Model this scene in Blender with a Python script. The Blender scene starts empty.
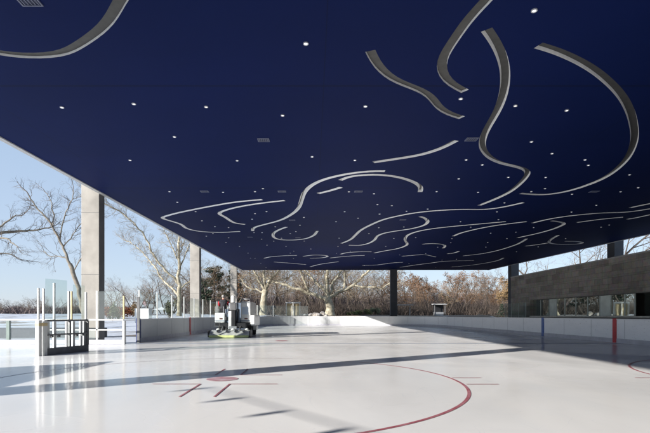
import bpy, bmesh, math, random
from mathutils import Vector, Matrix, Quaternion
from mathutils.geometry import delaunay_2d_cdt

scene = bpy.context.scene
C = scene.collection
PI = math.pi

SWIRLS = [
  [(-3.12,7.55),(-3.27,7.70),(-3.57,8.12),(-3.88,8.44),(-4.23,8.72),(-4.73,9.08),(-5.20,9.35),(-5.72,9.42),(-6.16,9.37),(-6.39,9.30),(-6.70,9.15)],
  [(2.97,7.55),(2.94,7.70),(2.83,8.09),(2.79,8.35),(2.75,8.69),(2.73,9.00),(2.69,9.37),(2.74,9.77),(2.91,10.20),(3.23,10.62),(3.65,10.93)],
  [(1.16,9.22),(1.30,9.60),(1.54,10.02),(1.95,10.48),(2.38,10.73),(2.74,10.99),(3.02,11.36),(3.28,11.84),(3.66,12.22),(4.07,12.44)],
  [(3.25,8.52),(3.62,8.98),(4.08,9.71),(4.50,10.67),(4.83,11.84),(5.09,13.44),(5.33,14.34),(5.63,15.01),(6.19,15.81),(6.89,16.41),(7.49,16.71),(7.94,17.00),(8.24,17.43),(8.55,18.53),(8.78,20.23),(8.67,21.63),(8.39,22.97)],
  [(4.47,9.03),(4.97,9.24),(5.79,9.71),(6.67,10.36),(7.74,11.33),(8.90,12.66),(10.11,14.34),(11.10,16.27),(11.62,18.30),(11.37,20.05),(10.60,20.82),(9.39,20.59)],
  [(2.15,16.23),(2.89,15.86),(3.68,15.43),(4.19,14.78),(4.44,14.13)],
  [(2.73,17.27),(2.16,17.27),(1.43,17.56),(0.91,17.92),(0.38,18.45),(-0.06,19.25),(-0.38,20.39),(-0.55,21.83),(-0.72,23.38),(-1.09,24.87),(-1.89,26.74),(-2.94,28.09),(-3.55,28.84),(-3.90,29.56),(-4.05,30.51)],
  [(1.10,18.49),(1.42,17.97),(1.95,17.76),(2.55,17.71),(3.18,17.92),(3.83,18.40),(4.40,19.08),(4.69,19.75),(4.78,20.34)],
  [(0.23,20.60),(0.71,20.17),(1.20,19.55)],
  [(-2.44,21.75),(-3.76,22.24),(-5.25,23.19),(-7.20,24.63),(-8.19,25.53),(-8.71,26.15),(-8.48,26.98),(-8.15,28.09),(-8.20,29.60),(-7.62,30.67),(-6.35,31.07),(-4.92,30.67)],
  [(-1.37,21.93),(-2.73,22.58),(-3.96,23.42),(-4.88,24.38),(-5.19,25.00),(-5.00,25.87),(-4.91,26.92),(-4.71,27.80),(-4.20,28.13)],
  [(-1.69,29.02),(-2.28,30.12),(-2.76,31.60),(-2.84,33.42),(-2.38,34.39),(-1.44,34.49),(-0.52,33.80),(0.07,32.24),(0.27,30.51)],
  [(-5.05,46.94),(-4.23,45.59),(-2.79,44.65),(-1.56,44.40)],
  [(-0.99,45.16),(0.10,44.07),(1.17,44.40),(1.46,45.33),(0.92,46.48),(-0.31,46.94)],
  [(-4.34,50.63),(-2.51,51.96),(-0.82,53.60)],
  [(-0.37,56.39),(0.70,53.48),(1.76,51.73),(2.82,50.31)],
  [(2.27,36.27),(2.80,34.39),(3.00,32.24),(3.17,30.20),(3.62,28.16),(4.14,26.56),(4.83,25.53),(5.64,24.68),(6.78,24.11),(7.88,23.89),(9.02,23.92),(9.72,23.40),(10.34,22.36)],
  [(2.95,37.30),(3.78,37.42),(4.42,36.27),(4.66,34.39),(4.60,32.73),(4.90,31.39),(5.57,30.51),(6.34,29.75),(6.71,29.09),(6.95,28.33),(6.87,27.20),(6.41,26.15),(6.05,25.73)],
  [(5.70,42.49),(6.40,41.03),(7.33,39.40),(7.67,37.53),(7.51,36.33),(6.89,34.09),(6.72,32.07),(7.09,30.59),(7.86,29.56),(8.92,28.77),(10.12,28.06),(11.54,27.23)],
  [(10.06,32.69),(10.19,31.23),(10.72,29.75),(11.50,28.43),(12.78,27.23)],
  [(13.34,27.67),(13.66,26.62),(14.07,25.92),(14.66,25.37),(15.66,24.79),(16.85,24.61),(17.28,24.23),(17.59,23.75),(17.94,22.99)],
  [(16.38,23.51),(16.55,22.97),(16.72,22.58),(17.00,22.03)],
  [(15.96,27.51),(16.76,26.53),(17.66,25.92)],
  [(18.31,26.53),(18.55,26.01),(18.69,25.23),(18.92,24.38)],
  [(15.01,33.42),(15.48,31.73),(15.69,30.12),(15.62,28.77),(15.40,27.86),(14.83,27.32),(14.14,26.98)],
  [(17.39,32.29),(17.82,33.99),(18.48,35.62),(19.36,36.55),(20.71,36.95),(21.37,36.55),(21.27,35.84),(20.35,35.20),(19.47,35.15)],
  [(17.66,37.89),(18.27,36.95),(18.58,36.05)],
  [(14.75,44.73),(15.88,43.27),(16.47,40.82),(16.55,37.59),(16.28,35.52),(15.89,33.85)],
  [(2.65,43.42),(3.15,42.19),(4.38,41.53),(5.35,41.60)],
  [(1.74,46.66),(2.81,45.59),(4.08,44.65),(5.04,44.40)],
  [(8.80,36.72),(9.42,36.33),(10.07,36.50),(10.71,37.18),(11.03,38.01),(11.18,39.14)],
  [(12.70,43.11),(13.17,42.49),(13.21,41.17)],
  [(8.77,45.07),(9.69,44.40),(10.56,43.66),(11.32,44.40),(12.31,45.76)],
  [(10.91,57.07),(12.17,54.08),(13.42,51.73),(14.55,49.78),(17.36,49.06)],
  [(17.18,56.66),(18.71,54.58),(19.67,51.73),(19.91,48.96),(19.48,46.57)],
  [(5.93,54.70),(7.49,54.08),(8.93,51.73),(10.06,50.85)],
]
LIGHTS = [(-0.14,8.95),(3.87,7.96),(-6.50,11.78),(-4.56,11.58),(-2.76,11.75),(-0.82,12.27),(-4.20,13.79),(-6.42,15.97),(-2.67,16.01),(-0.03,15.60),(1.35,11.72),(3.67,11.30),(5.20,11.69),(6.67,11.96),(6.82,14.20),(8.03,15.28),(1.47,15.97),(9.52,15.92),(5.36,15.92),(6.13,16.47),(5.84,18.23),(5.50,20.23),(7.38,20.34),(7.74,18.03),(9.23,18.05),(10.06,19.73),(9.71,20.23),(9.41,22.36),(9.88,24.43),(10.83,26.56),(5.99,23.75),(10.00,16.52),(12.31,17.69),(-6.38,20.23),(-4.02,20.34),(-2.58,20.23),(-2.17,19.73),(-6.63,22.24),(-6.29,24.38),(-6.57,26.92),(-6.21,28.81),(-5.41,29.16),(-2.49,24.38),(-3.17,24.89),(-3.54,26.44),(-7.64,32.60),(-6.18,33.33),(-6.83,35.73),(-6.92,31.48),(-3.84,33.99),(-4.03,31.07),(-3.48,31.07),(-2.39,28.88),(-0.52,25.92),(-0.81,28.33),(1.38,27.20),(1.70,24.41),(1.60,20.25),(2.76,20.60),(3.22,22.73),(3.98,22.97),(3.66,25.00),(2.59,26.15),(4.99,24.28),(-6.13,37.95),(-6.07,42.49),(-6.41,46.66),(-5.98,46.94),(-5.96,51.96),(-5.92,57.34),(-3.76,37.18),(-3.02,34.99),(-2.25,37.95),(-2.32,33.52),(-1.57,31.48),(-1.15,30.67),(-0.67,34.99),(-0.19,39.53),(-1.73,41.03),(-2.12,42.49),(-2.02,46.94),(3.87,31.48),(4.22,29.20),(5.98,33.66),(6.07,37.95),(1.93,33.52),(2.08,37.95),(2.21,42.65),(6.32,46.94),(6.20,54.70),(3.36,41.03),(5.78,28.95),(8.37,43.91),(8.82,27.20),(10.06,29.02),(12.23,31.31),(14.59,38.38),(13.70,35.68),(10.85,35.84),(10.52,38.38),(10.63,42.88),(13.77,48.56),(15.07,47.78),(15.43,57.20),(10.31,33.75),(7.50,33.23),(11.01,52.19),(14.14,29.16),(13.79,30.91),(14.37,33.71),(18.55,41.46),(18.72,33.71),(18.91,38.20),(11.78,20.69),(14.25,22.88),(13.91,24.48),(18.37,29.02),(18.39,28.26),(13.99,19.57),(13.69,20.25)]
VENTS = [(-4.82,7.70),(-1.53,14.06),(4.88,14.00),(-4.82,20.22),(-1.38,20.22),(2.02,20.22),(12.51,20.25),(-1.23,26.74),(5.26,26.62),(-4.58,33.05),(-1.10,33.28)]
# PLANE_CENTRE
PLANE_CENTRE = ((2.60,72,1.2), [
  (0.75,0.55,[(0.00,0.00),(-0.09,1.84),(-0.30,2.76)]),
  (0.36,0.10,[(-0.30,2.60),(-2.07,3.16),(-4.18,3.90),(-6.23,4.53),(-7.86,5.13),(-9.11,5.48),(-10.67,6.24)]),
  (0.30,0.08,[(-0.35,3.08),(-0.63,3.90),(-1.65,4.98),(-2.91,6.18),(-3.54,6.87),(-4.34,8.46),(-4.65,10.36)]),
  (0.22,0.06,[(-3.31,3.71),(-3.70,4.82),(-4.34,6.24),(-4.65,7.19),(-5.60,9.41)]),
  (0.42,0.10,[(-0.22,2.67),(-0.41,5.13),(-0.33,6.80),(-0.06,9.56),(-0.38,12.57)]),
  (0.30,0.08,[(-0.06,2.92),(0.21,3.49),(0.62,5.36),(1.68,6.80),(2.94,9.09),(3.58,11.31)]),
  (0.36,0.10,[(0.02,2.76),(0.41,3.08),(2.06,3.90),(3.73,4.74),(4.97,5.77),(5.95,6.80),(7.53,8.77),(8.64,10.36)]),
  (0.22,0.05,[(2.18,3.98),(2.47,5.97),(2.36,7.51),(3.26,10.36)]),
  (0.18,0.04,[(3.73,4.71),(5.16,4.47),(6.58,4.41),(8.07,4.18),(9.11,4.91),(9.75,5.61),(10.54,6.87)]),
])
# PLANE_SECOND
PLANE_SECOND = ((-7.17,66,1.2), [
  (0.55,0.42,[(-0.01,0.00),(-0.03,1.23),(0.06,2.45),(0.29,3.70)]),
  (0.26,0.07,[(0.29,3.55),(-0.16,4.28),(-0.52,4.86),(-1.10,6.02),(-1.97,7.47),(-2.26,9.21)]),
  (0.28,0.07,[(0.29,3.70),(0.15,4.86),(0.06,5.87),(0.35,7.76),(0.06,9.79)]),
  (0.26,0.06,[(0.32,3.84),(0.64,4.57),(1.07,5.29),(2.09,6.31),(3.25,7.76),(3.83,9.50)]),
  (0.15,0.04,[(0.20,3.26),(-0.81,3.70),(-1.83,3.84),(-2.84,4.57),(-3.42,5.44)]),
  (0.12,0.04,[(0.64,4.57),(1.80,5.00),(2.81,5.15),(4.12,5.87)]),
])
# PLANE_LEFT
PLANE_LEFT = ((-16.20,55,0.9), [
  (0.36,0.30,[(0.00,0.25),(0.00,1.58),(0.00,3.15),(0.05,4.24)]),
  (0.28,0.10,[(0.05,4.12),(0.12,6.78),(0.12,8.23),(0.24,9.68),(0.00,11.61),(0.48,13.67)]),
  (0.20,0.04,[(-0.05,2.67),(-0.73,3.39),(-1.45,3.88),(-2.42,4.72),(-3.26,5.69),(-3.99,6.66),(-4.71,7.31),(-5.98,8.59),(-7.01,9.32),(-7.98,10.04),(-8.82,10.28)]),
  (0.22,0.04,[(0.00,4.12),(-0.60,4.96),(-1.45,5.69),(-2.30,6.90),(-2.90,7.86),(-3.63,10.04),(-4.47,11.01),(-5.44,11.85),(-6.41,12.46),(-7.25,12.94),(-8.58,13.67)]),
  (0.14,0.03,[(0.10,6.41),(-0.73,7.99),(-1.45,9.32),(-2.36,10.77),(-2.78,12.46)]),
  (0.16,0.04,[(0.07,3.51),(0.73,4.12),(1.45,4.60),(2.18,5.57),(3.14,6.05)]),
  (0.12,0.03,[(0.16,6.29),(0.85,7.74),(1.45,8.95),(2.42,9.92)]),
  (0.10,0.03,[(0.17,7.99),(0.48,8.95),(0.85,10.16),(1.57,11.61)]),
])
# LEANING
LEANING = ((-23.15,46,0.3), [
  (0.30,0.22,[(0.00,1.27),(-0.51,3.09),(-0.97,4.81),(-1.42,6.13)]),
  (0.20,0.06,[(-1.42,6.13),(-1.82,7.24),(-2.33,8.35),(-2.63,9.06),(-3.13,9.97),(-3.59,10.68),(-4.25,11.38),(-4.75,11.99),(-5.26,12.90)]),
  (0.11,0.03,[(-2.43,8.55),(-2.22,9.97),(-1.82,11.38),(-1.47,12.09),(-1.11,12.70),(-1.01,13.61)]),
  (0.09,0.03,[(-3.13,9.97),(-3.13,11.08),(-3.54,12.09),(-3.94,13.00),(-4.45,13.61)]),
  (0.09,0.03,[(-1.62,6.63),(-2.63,6.93),(-3.59,6.93),(-4.45,7.54)]),
  (0.09,0.03,[(-2.12,7.84),(-1.42,8.75),(-0.81,9.97),(0.00,10.98)]),
  (0.09,0.03,[(-1.11,5.32),(-0.40,6.33),(0.40,7.34),(1.01,8.55)]),
])
# EDGE
EDGE = ((-28.09,36,0), [
  (0.34,0.26,[(0.00,0.87),(0.08,3.25),(0.16,5.46),(0.40,6.41)]),
  (0.18,0.04,[(0.40,6.25),(1.27,7.20),(2.37,7.92),(3.32,8.15),(4.11,8.27),(4.83,8.39),(5.46,8.63),(5.93,8.76)]),
  (0.12,0.03,[(1.74,7.44),(2.69,7.36),(3.64,7.28),(4.35,7.20),(4.98,6.81),(5.46,6.49)]),
  (0.16,0.05,[(0.32,6.25),(0.47,7.84),(0.95,9.26),(1.27,10.76)]),
  (0.10,0.03,[(2.93,8.07),(3.48,8.63),(3.96,9.18),(4.59,9.42)]),
  (0.10,0.03,[(0.32,5.78),(1.42,5.94),(2.53,6.25),(3.32,6.25),(3.96,5.86)]),
])


# ------------------------------------------------------------------ materials
def new_mat(name):
    m = bpy.data.materials.new(name); m.use_nodes = True
    nt = m.node_tree; nt.nodes.clear()
    out = nt.nodes.new('ShaderNodeOutputMaterial')
    return m, nt, out

def mat(name, col, rough=0.5, metal=0.0, var=0.15, scale=4.0, bump=0.0, bscale=None, spec=0.5,
        emit=None, rnd=0.0, coat=0.0, col2=None, detail=4.0):
    m, nt, out = new_mat(name)
    p = nt.nodes.new('ShaderNodeBsdfPrincipled')
    nt.links.new(p.outputs[0], out.inputs[0])
    p.inputs['Roughness'].default_value = rough
    p.inputs['Metallic'].default_value = metal
    p.inputs['Specular IOR Level'].default_value = spec
    p.inputs['Coat Weight'].default_value = coat
    tc = nt.nodes.new('ShaderNodeTexCoord')
    n = nt.nodes.new('ShaderNodeTexNoise'); n.inputs['Scale'].default_value = scale; n.inputs['Detail'].default_value = detail
    nt.links.new(tc.outputs['Object'], n.inputs['Vector'])
    mx = nt.nodes.new('ShaderNodeMix'); mx.data_type = 'RGBA'
    c2 = col2 if col2 else tuple(min(1, c * (1 + var)) for c in col)
    c1 = col if col2 else tuple(c * (1 - var) for c in col)
    mx.inputs['A'].default_value = (*c1, 1); mx.inputs['B'].default_value = (*c2, 1)
    mr = nt.nodes.new('ShaderNodeMapRange'); mr.inputs[1].default_value = .3; mr.inputs[2].default_value = .7
    nt.links.new(n.outputs['Fac'], mr.inputs[0]); nt.links.new(mr.outputs[0], mx.inputs['Factor'])
    last = mx.outputs['Result']
    if rnd:
        oi = nt.nodes.new('ShaderNodeObjectInfo')
        r2 = nt.nodes.new('ShaderNodeMapRange'); r2.inputs[3].default_value = 1 - rnd; r2.inputs[4].default_value = 1 + rnd
        nt.links.new(oi.outputs['Random'], r2.inputs[0])
        hs = nt.nodes.new('ShaderNodeHueSaturation')
        nt.links.new(r2.outputs[0], hs.inputs['Value']); nt.links.new(last, hs.inputs['Color'])
        r3 = nt.nodes.new('ShaderNodeMapRange'); r3.inputs[3].default_value = 1.25; r3.inputs[4].default_value = .75
        nt.links.new(oi.outputs['Random'], r3.inputs[0]); nt.links.new(r3.outputs[0], hs.inputs['Saturation'])
        last = hs.outputs['Color']
    nt.links.new(last, p.inputs['Base Color'])
    if bump:
        b = nt.nodes.new('ShaderNodeBump'); b.inputs['Strength'].default_value = bump; b.inputs['Distance'].default_value = .02
        n2 = nt.nodes.new('ShaderNodeTexNoise'); n2.inputs['Scale'].default_value = bscale or scale * 6; n2.inputs['Detail'].default_value = 6
        nt.links.new(tc.outputs['Object'], n2.inputs['Vector'])
        nt.links.new(n2.outputs['Fac'], b.inputs['Height']); nt.links.new(b.outputs[0], p.inputs['Normal'])
    if emit:
        p.inputs['Emission Color'].default_value = (*emit[0], 1); p.inputs['Emission Strength'].default_value = emit[1]
    return m

def glass_mat(name, tint, base=.05, edge=.75, power=4.0):
    m, nt, out = new_mat(name)
    tr = nt.nodes.new('ShaderNodeBsdfTransparent'); tr.inputs[0].default_value = (*tint, 1)
    gl = nt.nodes.new('ShaderNodeBsdfGlossy'); gl.inputs['Roughness'].default_value = .03; gl.inputs[0].default_value = (.9, .95, .95, 1)
    lw = nt.nodes.new('ShaderNodeLayerWeight'); lw.inputs[0].default_value = .5
    pw = nt.nodes.new('ShaderNodeMath'); pw.operation = 'POWER'; pw.inputs[1].default_value = power
    mr = nt.nodes.new('ShaderNodeMapRange'); mr.inputs[3].default_value = base; mr.inputs[4].default_value = edge
    nt.links.new(lw.outputs['Facing'], pw.inputs[0]); nt.links.new(pw.outputs[0], mr.inputs[0])
    df = nt.nodes.new('ShaderNodeBsdfDiffuse'); df.inputs[0].default_value = (.75, .82, .82, 1)
    m1 = nt.nodes.new('ShaderNodeMixShader'); m1.inputs[0].default_value = .09
    nt.links.new(tr.outputs[0], m1.inputs[1]); nt.links.new(df.outputs[0], m1.inputs[2])
    mx = nt.nodes.new('ShaderNodeMixShader')
    nt.links.new(mr.outputs[0], mx.inputs[0]); nt.links.new(m1.outputs[0], mx.inputs[1]); nt.links.new(gl.outputs[0], mx.inputs[2])
    nt.links.new(mx.outputs[0], out.inputs[0])
    return m

def window_mat(name, inside, refl=.45):
    m, nt, out = new_mat(name)
    gl = nt.nodes.new('ShaderNodeBsdfGlossy'); gl.inputs['Roughness'].default_value = .02; gl.inputs[0].default_value = (.85, .95, .92, 1)
    df = nt.nodes.new('ShaderNodeBsdfDiffuse')
    tc = nt.nodes.new('ShaderNodeTexCoord')
    n = nt.nodes.new('ShaderNodeTexNoise'); n.inputs['Scale'].default_value = 1.3
    nt.links.new(tc.outputs['Object'], n.inputs['Vector'])
    cr = nt.nodes.new('ShaderNodeMix'); cr.data_type = 'RGBA'
    cr.inputs['A'].default_value = (*[c * .55 for c in inside], 1); cr.inputs['B'].default_value = (*[c * 1.3 for c in inside], 1)
    nt.links.new(n.outputs['Fac'], cr.inputs['Factor']); nt.links.new(cr.outputs['Result'], df.inputs[0])
    bp = nt.nodes.new('ShaderNodeBump'); bp.inputs['Strength'].default_value = .02; bp.inputs['Distance'].default_value = .05
    n2 = nt.nodes.new('ShaderNodeTexNoise'); n2.inputs['Scale'].default_value = .8
    nt.links.new(tc.outputs['Object'], n2.inputs['Vector']); nt.links.new(n2.outputs['Fac'], bp.inputs['Height'])
    nt.links.new(bp.outputs[0], gl.inputs['Normal'])
    mx = nt.nodes.new('ShaderNodeMixShader'); mx.inputs[0].default_value = refl
    nt.links.new(df.outputs[0], mx.inputs[1]); nt.links.new(gl.outputs[0], mx.inputs[2]); nt.links.new(mx.outputs[0], out.inputs[0])
    return m

def ice_mat():
    m, nt, out = new_mat('ice')
    L = nt.links.new
    p = nt.nodes.new('ShaderNodeBsdfPrincipled'); L(p.outputs[0], out.inputs[0])
    tc = nt.nodes.new('ShaderNodeTexCoord')
    def noise(scale, sc=(1, 1, 1), rot=0, detail=5, rough=.5, dist=0):
        mp = nt.nodes.new('ShaderNodeMapping'); mp.inputs['Scale'].default_value = sc; mp.inputs['Rotation'].default_value = (0, 0, rot)
        L(tc.outputs['Object'], mp.inputs[0])
        n = nt.nodes.new('ShaderNodeTexNoise'); n.inputs['Scale'].default_value = scale; n.inputs['Detail'].default_value = detail
        n.inputs['Roughness'].default_value = rough; n.inputs['Distortion'].default_value = dist
        L(mp.outputs[0], n.inputs['Vector']); return n.outputs['Fac']
    def rng(v, a, b, c, d):
        r = nt.nodes.new('ShaderNodeMapRange'); r.inputs[1].default_value = a; r.inputs[2].default_value = b
        r.inputs[3].default_value = c; r.inputs[4].default_value = d; L(v, r.inputs[0]); return r.outputs[0]
    def mixc(f, a, b):
        x = nt.nodes.new('ShaderNodeMix'); x.data_type = 'RGBA'; L(f, x.inputs['Factor'])
        for k, v in (('A', a), ('B', b)):
            if isinstance(v, tuple): x.inputs[k].default_value = (*v, 1)
            else: L(v, x.inputs[k])
        return x.outputs['Result']
    sx = nt.nodes.new('ShaderNodeSeparateXYZ'); L(tc.outputs['Object'], sx.inputs[0])
    big = noise(.22, detail=3, dist=.6)
    fine = noise(9, detail=8, rough=.7)
    strk = noise(1.2, (1.0, .12, 1), .5, 6, .65)
    strk2 = noise(3.5, (.08, 1.3, 1), .15, 6, .7)
    c = mixc(rng(big, .38, .62, 0, 1), (.83, .815, .785), (.90, .885, .855))
    c = mixc(rng(strk, .52, .72, 0, .16), c, (.70, .74, .78))
    c = mixc(rng(strk2, .55, .75, 0, .18), c, (.74, .76, .78))
    c = mixc(rng(fine, .60, .75, 0, .12), c, (.68, .70, .73))
    for (sc_, rot_, dist_, wd) in ((.35, .2, .4, .0016), (.8, 1.1, .8, .0022), (1.7, 2.2, .3, .0032), (2.6, .7, .6, .004)):
        v = noise(sc_, (1, .55, 1), rot_, 1.0, .4, dist_)
        d = nt.nodes.new('ShaderNodeMath'); d.operation = 'SUBTRACT'; d.inputs[1].default_value = .5; L(v, d.inputs[0])
        a = nt.nodes.new('ShaderNodeMath'); a.operation = 'ABSOLUTE'; L(d.outputs[0], a.inputs[0])
        k = nt.nodes.new('ShaderNodeMath'); k.operation = 'MULTIPLY'; L(rng(a.outputs[0], 0, wd, .30, 0), k.inputs[0]); L(rng(noise(.9, (1, 1, 1), rot_ * 3, 3), .45, .6, 0, 1), k.inputs[1])
        c = mixc(k.outputs[0], c, (.60, .63, .67))
    wv = nt.nodes.new('ShaderNodeMath'); wv.operation = 'MULTIPLY_ADD'; wv.inputs[1].default_value = 1.6; L(noise(.12, detail=2), wv.inputs[0]); L(sx.outputs['X'], wv.inputs[2])
    pg = nt.nodes.new('ShaderNodeMath'); pg.operation = 'PINGPONG'; pg.inputs[1].default_value = 2.3; L(wv.outputs[0], pg.inputs[0])
    c = mixc(rng(pg.outputs[0], 1.05, 1.25, 0, .16), c, (.72, .74, .76))
    L(c, p.inputs['Base Color'])
    L(rng(big, .35, .65, .20, .34), p.inputs['Roughness'])
    p.inputs['Coat IOR'].default_value = 1.33; p.inputs['Coat Roughness'].default_value = .11
    wet = nt.nodes.new('ShaderNodeMath'); wet.operation = 'ADD'; wet.use_clamp = True
    L(rng(noise(.35, (1, .5, 1), .4, 4, .6, .8), .44, .68, .05, .40), wet.inputs[0]); L(rng(sx.outputs['X'], -1.0, -5.0, 0, .22), wet.inputs[1]); L(wet.outputs[0], p.inputs['Coat Weight'])
    p.inputs['Specular IOR Level'].default_value = .06
    p.inputs['IOR'].default_value = 1.31
    ad = nt.nodes.new('ShaderNodeMath'); ad.operation = 'ADD'
    L(fine, ad.inputs[0]); L(strk, ad.inputs[1])
    b = nt.nodes.new('ShaderNodeBump'); b.inputs['Strength'].default_value = .05; b.inputs['Distance'].default_value = .01
    L(ad.outputs[0], b.inputs['Height']); L(b.outputs[0], p.inputs['Normal'])
    return m

def soffit_mat():
    m, nt, out = new_mat('navy_soffit')
    L = nt.links.new
    p = nt.nodes.new('ShaderNodeBsdfPrincipled'); L(p.outputs[0], out.inputs[0])
    tc = nt.nodes.new('ShaderNodeTexCoord')
    n = nt.nodes.new('ShaderNodeTexNoise'); n.inputs['Scale'].default_value = .16; n.inputs['Detail'].default_value = 7; n.inputs['Roughness'].default_value = .6
    L(tc.outputs['Object'], n.inputs['Vector'])
    x = nt.nodes.new('ShaderNodeMix'); x.data_type = 'RGBA'
    x.inputs['A'].default_value = (.0036, .0104, .056, 1); x.inputs['B'].default_value = (.0064, .0164, .100, 1)
    L(n.outputs['Fac'], x.inputs['Factor'])
    sp = nt.nodes.new('ShaderNodeSeparateXYZ'); L(tc.outputs['Object'], sp.inputs[0])
    def joint(sock, period, off, half):
        a = nt.nodes.new('ShaderNodeMath'); a.operation = 'ADD'; a.inputs[1].default_value = 1000 * period - off; L(sock, a.inputs[0])
        mo = nt.nodes.new('ShaderNodeMath'); mo.operation = 'PINGPONG'; mo.inputs[1].default_value = period / 2; L(a.outputs[0], mo.inputs[0])
        lt = nt.nodes.new('ShaderNodeMath'); lt.operation = 'LESS_THAN'; lt.inputs[1].default_value = half; L(mo.outputs[0], lt.inputs[0])
        return lt.outputs[0]
    j1 = joint(sp.outputs['Y'], 9.0, 10.67, .017)
    j2 = joint(sp.outputs['X'], 8.3, .25, .009)
    mxm = nt.nodes.new('ShaderNodeMath'); mxm.operation = 'MAXIMUM'; L(j1, mxm.inputs[0])
    s2 = nt.nodes.new('ShaderNodeMath'); s2.operation = 'MULTIPLY'; s2.inputs[1].default_value = .5; L(j2, s2.inputs[0]); L(s2.outputs[0], mxm.inputs[1])
    y = nt.nodes.new('ShaderNodeMix'); y.data_type = 'RGBA'; y.inputs['B'].default_value = (.006, .008, .02, 1)
    sc = nt.nodes.new('ShaderNodeMath'); sc.operation = 'MULTIPLY'; sc.inputs[1].default_value = .9; L(mxm.outputs[0], sc.inputs[0])
    L(sc.outputs[0], y.inputs['Factor']); L(x.outputs['Result'], y.inputs['A'])
    L(y.outputs['Result'], p.inputs['Base Color'])
    p.inputs['Roughness'].default_value = .6; p.inputs['Specular IOR Level'].default_value = .05
    n2 = nt.nodes.new('ShaderNodeTexNoise'); n2.inputs['Scale'].default_value = 25
    L(tc.outputs['Object'], n2.inputs['Vector'])
    b = nt.nodes.new('ShaderNodeBump'); b.inputs['Strength'].default_value = .08; b.inputs['Distance'].default_value = .01
    L(n2.outputs['Fac'], b.inputs['Height']); L(b.outputs[0], p.inputs['Normal'])
    return m

def stone_mat():
    m, nt, out = new_mat('granite_blocks')
    L = nt.links.new
    p = nt.nodes.new('ShaderNodeBsdfPrincipled'); L(p.outputs[0], out.inputs[0])
    tc = nt.nodes.new('ShaderNodeTexCoord'); sp = nt.nodes.new('ShaderNodeSeparateXYZ'); cb = nt.nodes.new('ShaderNodeCombineXYZ')
    L(tc.outputs['Object'], sp.inputs[0])
    ax = nt.nodes.new('ShaderNodeMath'); ax.operation = 'ADD'; L(sp.outputs['X'], ax.inputs[0]); L(sp.outputs['Y'], ax.inputs[1])
    L(ax.outputs[0], cb.inputs[0]); L(sp.outputs['Z'], cb.inputs[1])
    def brick(w, h, off, sq, seedshift):
        mp = nt.nodes.new('ShaderNodeMapping'); mp.inputs['Location'].default_value = (seedshift, seedshift * .37, 0)
        L(cb.outputs[0], mp.inputs[0])
        br = nt.nodes.new('ShaderNodeTexBrick'); L(mp.outputs[0], br.inputs['Vector'])
        br.offset = off; br.squash = sq; br.squash_frequency = 3
        br.inputs['Scale'].default_value = 1; br.inputs['Brick Width'].default_value = w; br.inputs['Row Height'].default_value = h
        br.inputs['Mortar Size'].default_value = .012; br.inputs['Mortar Smooth'].default_value = .3; br.inputs['Bias'].default_value = 0
        br.inputs['Color1'].default_value = (.15, .137, .122, 1); br.inputs['Color2'].default_value = (.36, .33, .295, 1)
        br.inputs['Mortar'].default_value = (.075, .068, .058, 1)
        return br
    b1 = brick(.95, .42, .37, 1.7, 0); b2 = brick(1.9, .84, .61, .6, 5.3)
    x = nt.nodes.new('ShaderNodeMix'); x.data_type = 'RGBA'; x.inputs['Factor'].default_value = .42
    L(b1.outputs['Color'], x.inputs['A']); L(b2.outputs['Color'], x.inputs['B'])
    n = nt.nodes.new('ShaderNodeTexNoise'); n.inputs['Scale'].default_value = 3.2; n.inputs['Detail'].default_value = 9; n.inputs['Roughness'].default_value = .78
    L(tc.outputs['Object'], n.inputs['Vector'])
    y = nt.nodes.new('ShaderNodeMix'); y.data_type = 'RGBA'; y.blend_type = 'OVERLAY'; y.inputs['Factor'].default_value = .85
    L(x.outputs['Result'], y.inputs['A']); L(n.outputs['Color'], y.inputs['B'])
    hs = nt.nodes.new('ShaderNodeHueSaturation'); hs.inputs['Saturation'].default_value = .8; L(y.outputs['Result'], hs.inputs['Color'])
    L(hs.outputs['Color'], p.inputs['Base Color']); p.inputs['Roughness'].default_value = .8
    ad = nt.nodes.new('ShaderNodeMath'); ad.operation = 'SUBTRACT'; L(n.outputs['Fac'], ad.inputs[0]); L(b1.outputs['Fac'], ad.inputs[1])
    b = nt.nodes.new('ShaderNodeBump'); b.inputs['Strength'].default_value = .5; b.inputs['Distance'].default_value = .03
    L(ad.outputs[0], b.inputs['Height']); L(b.outputs[0], p.inputs['Normal'])
    return m

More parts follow.
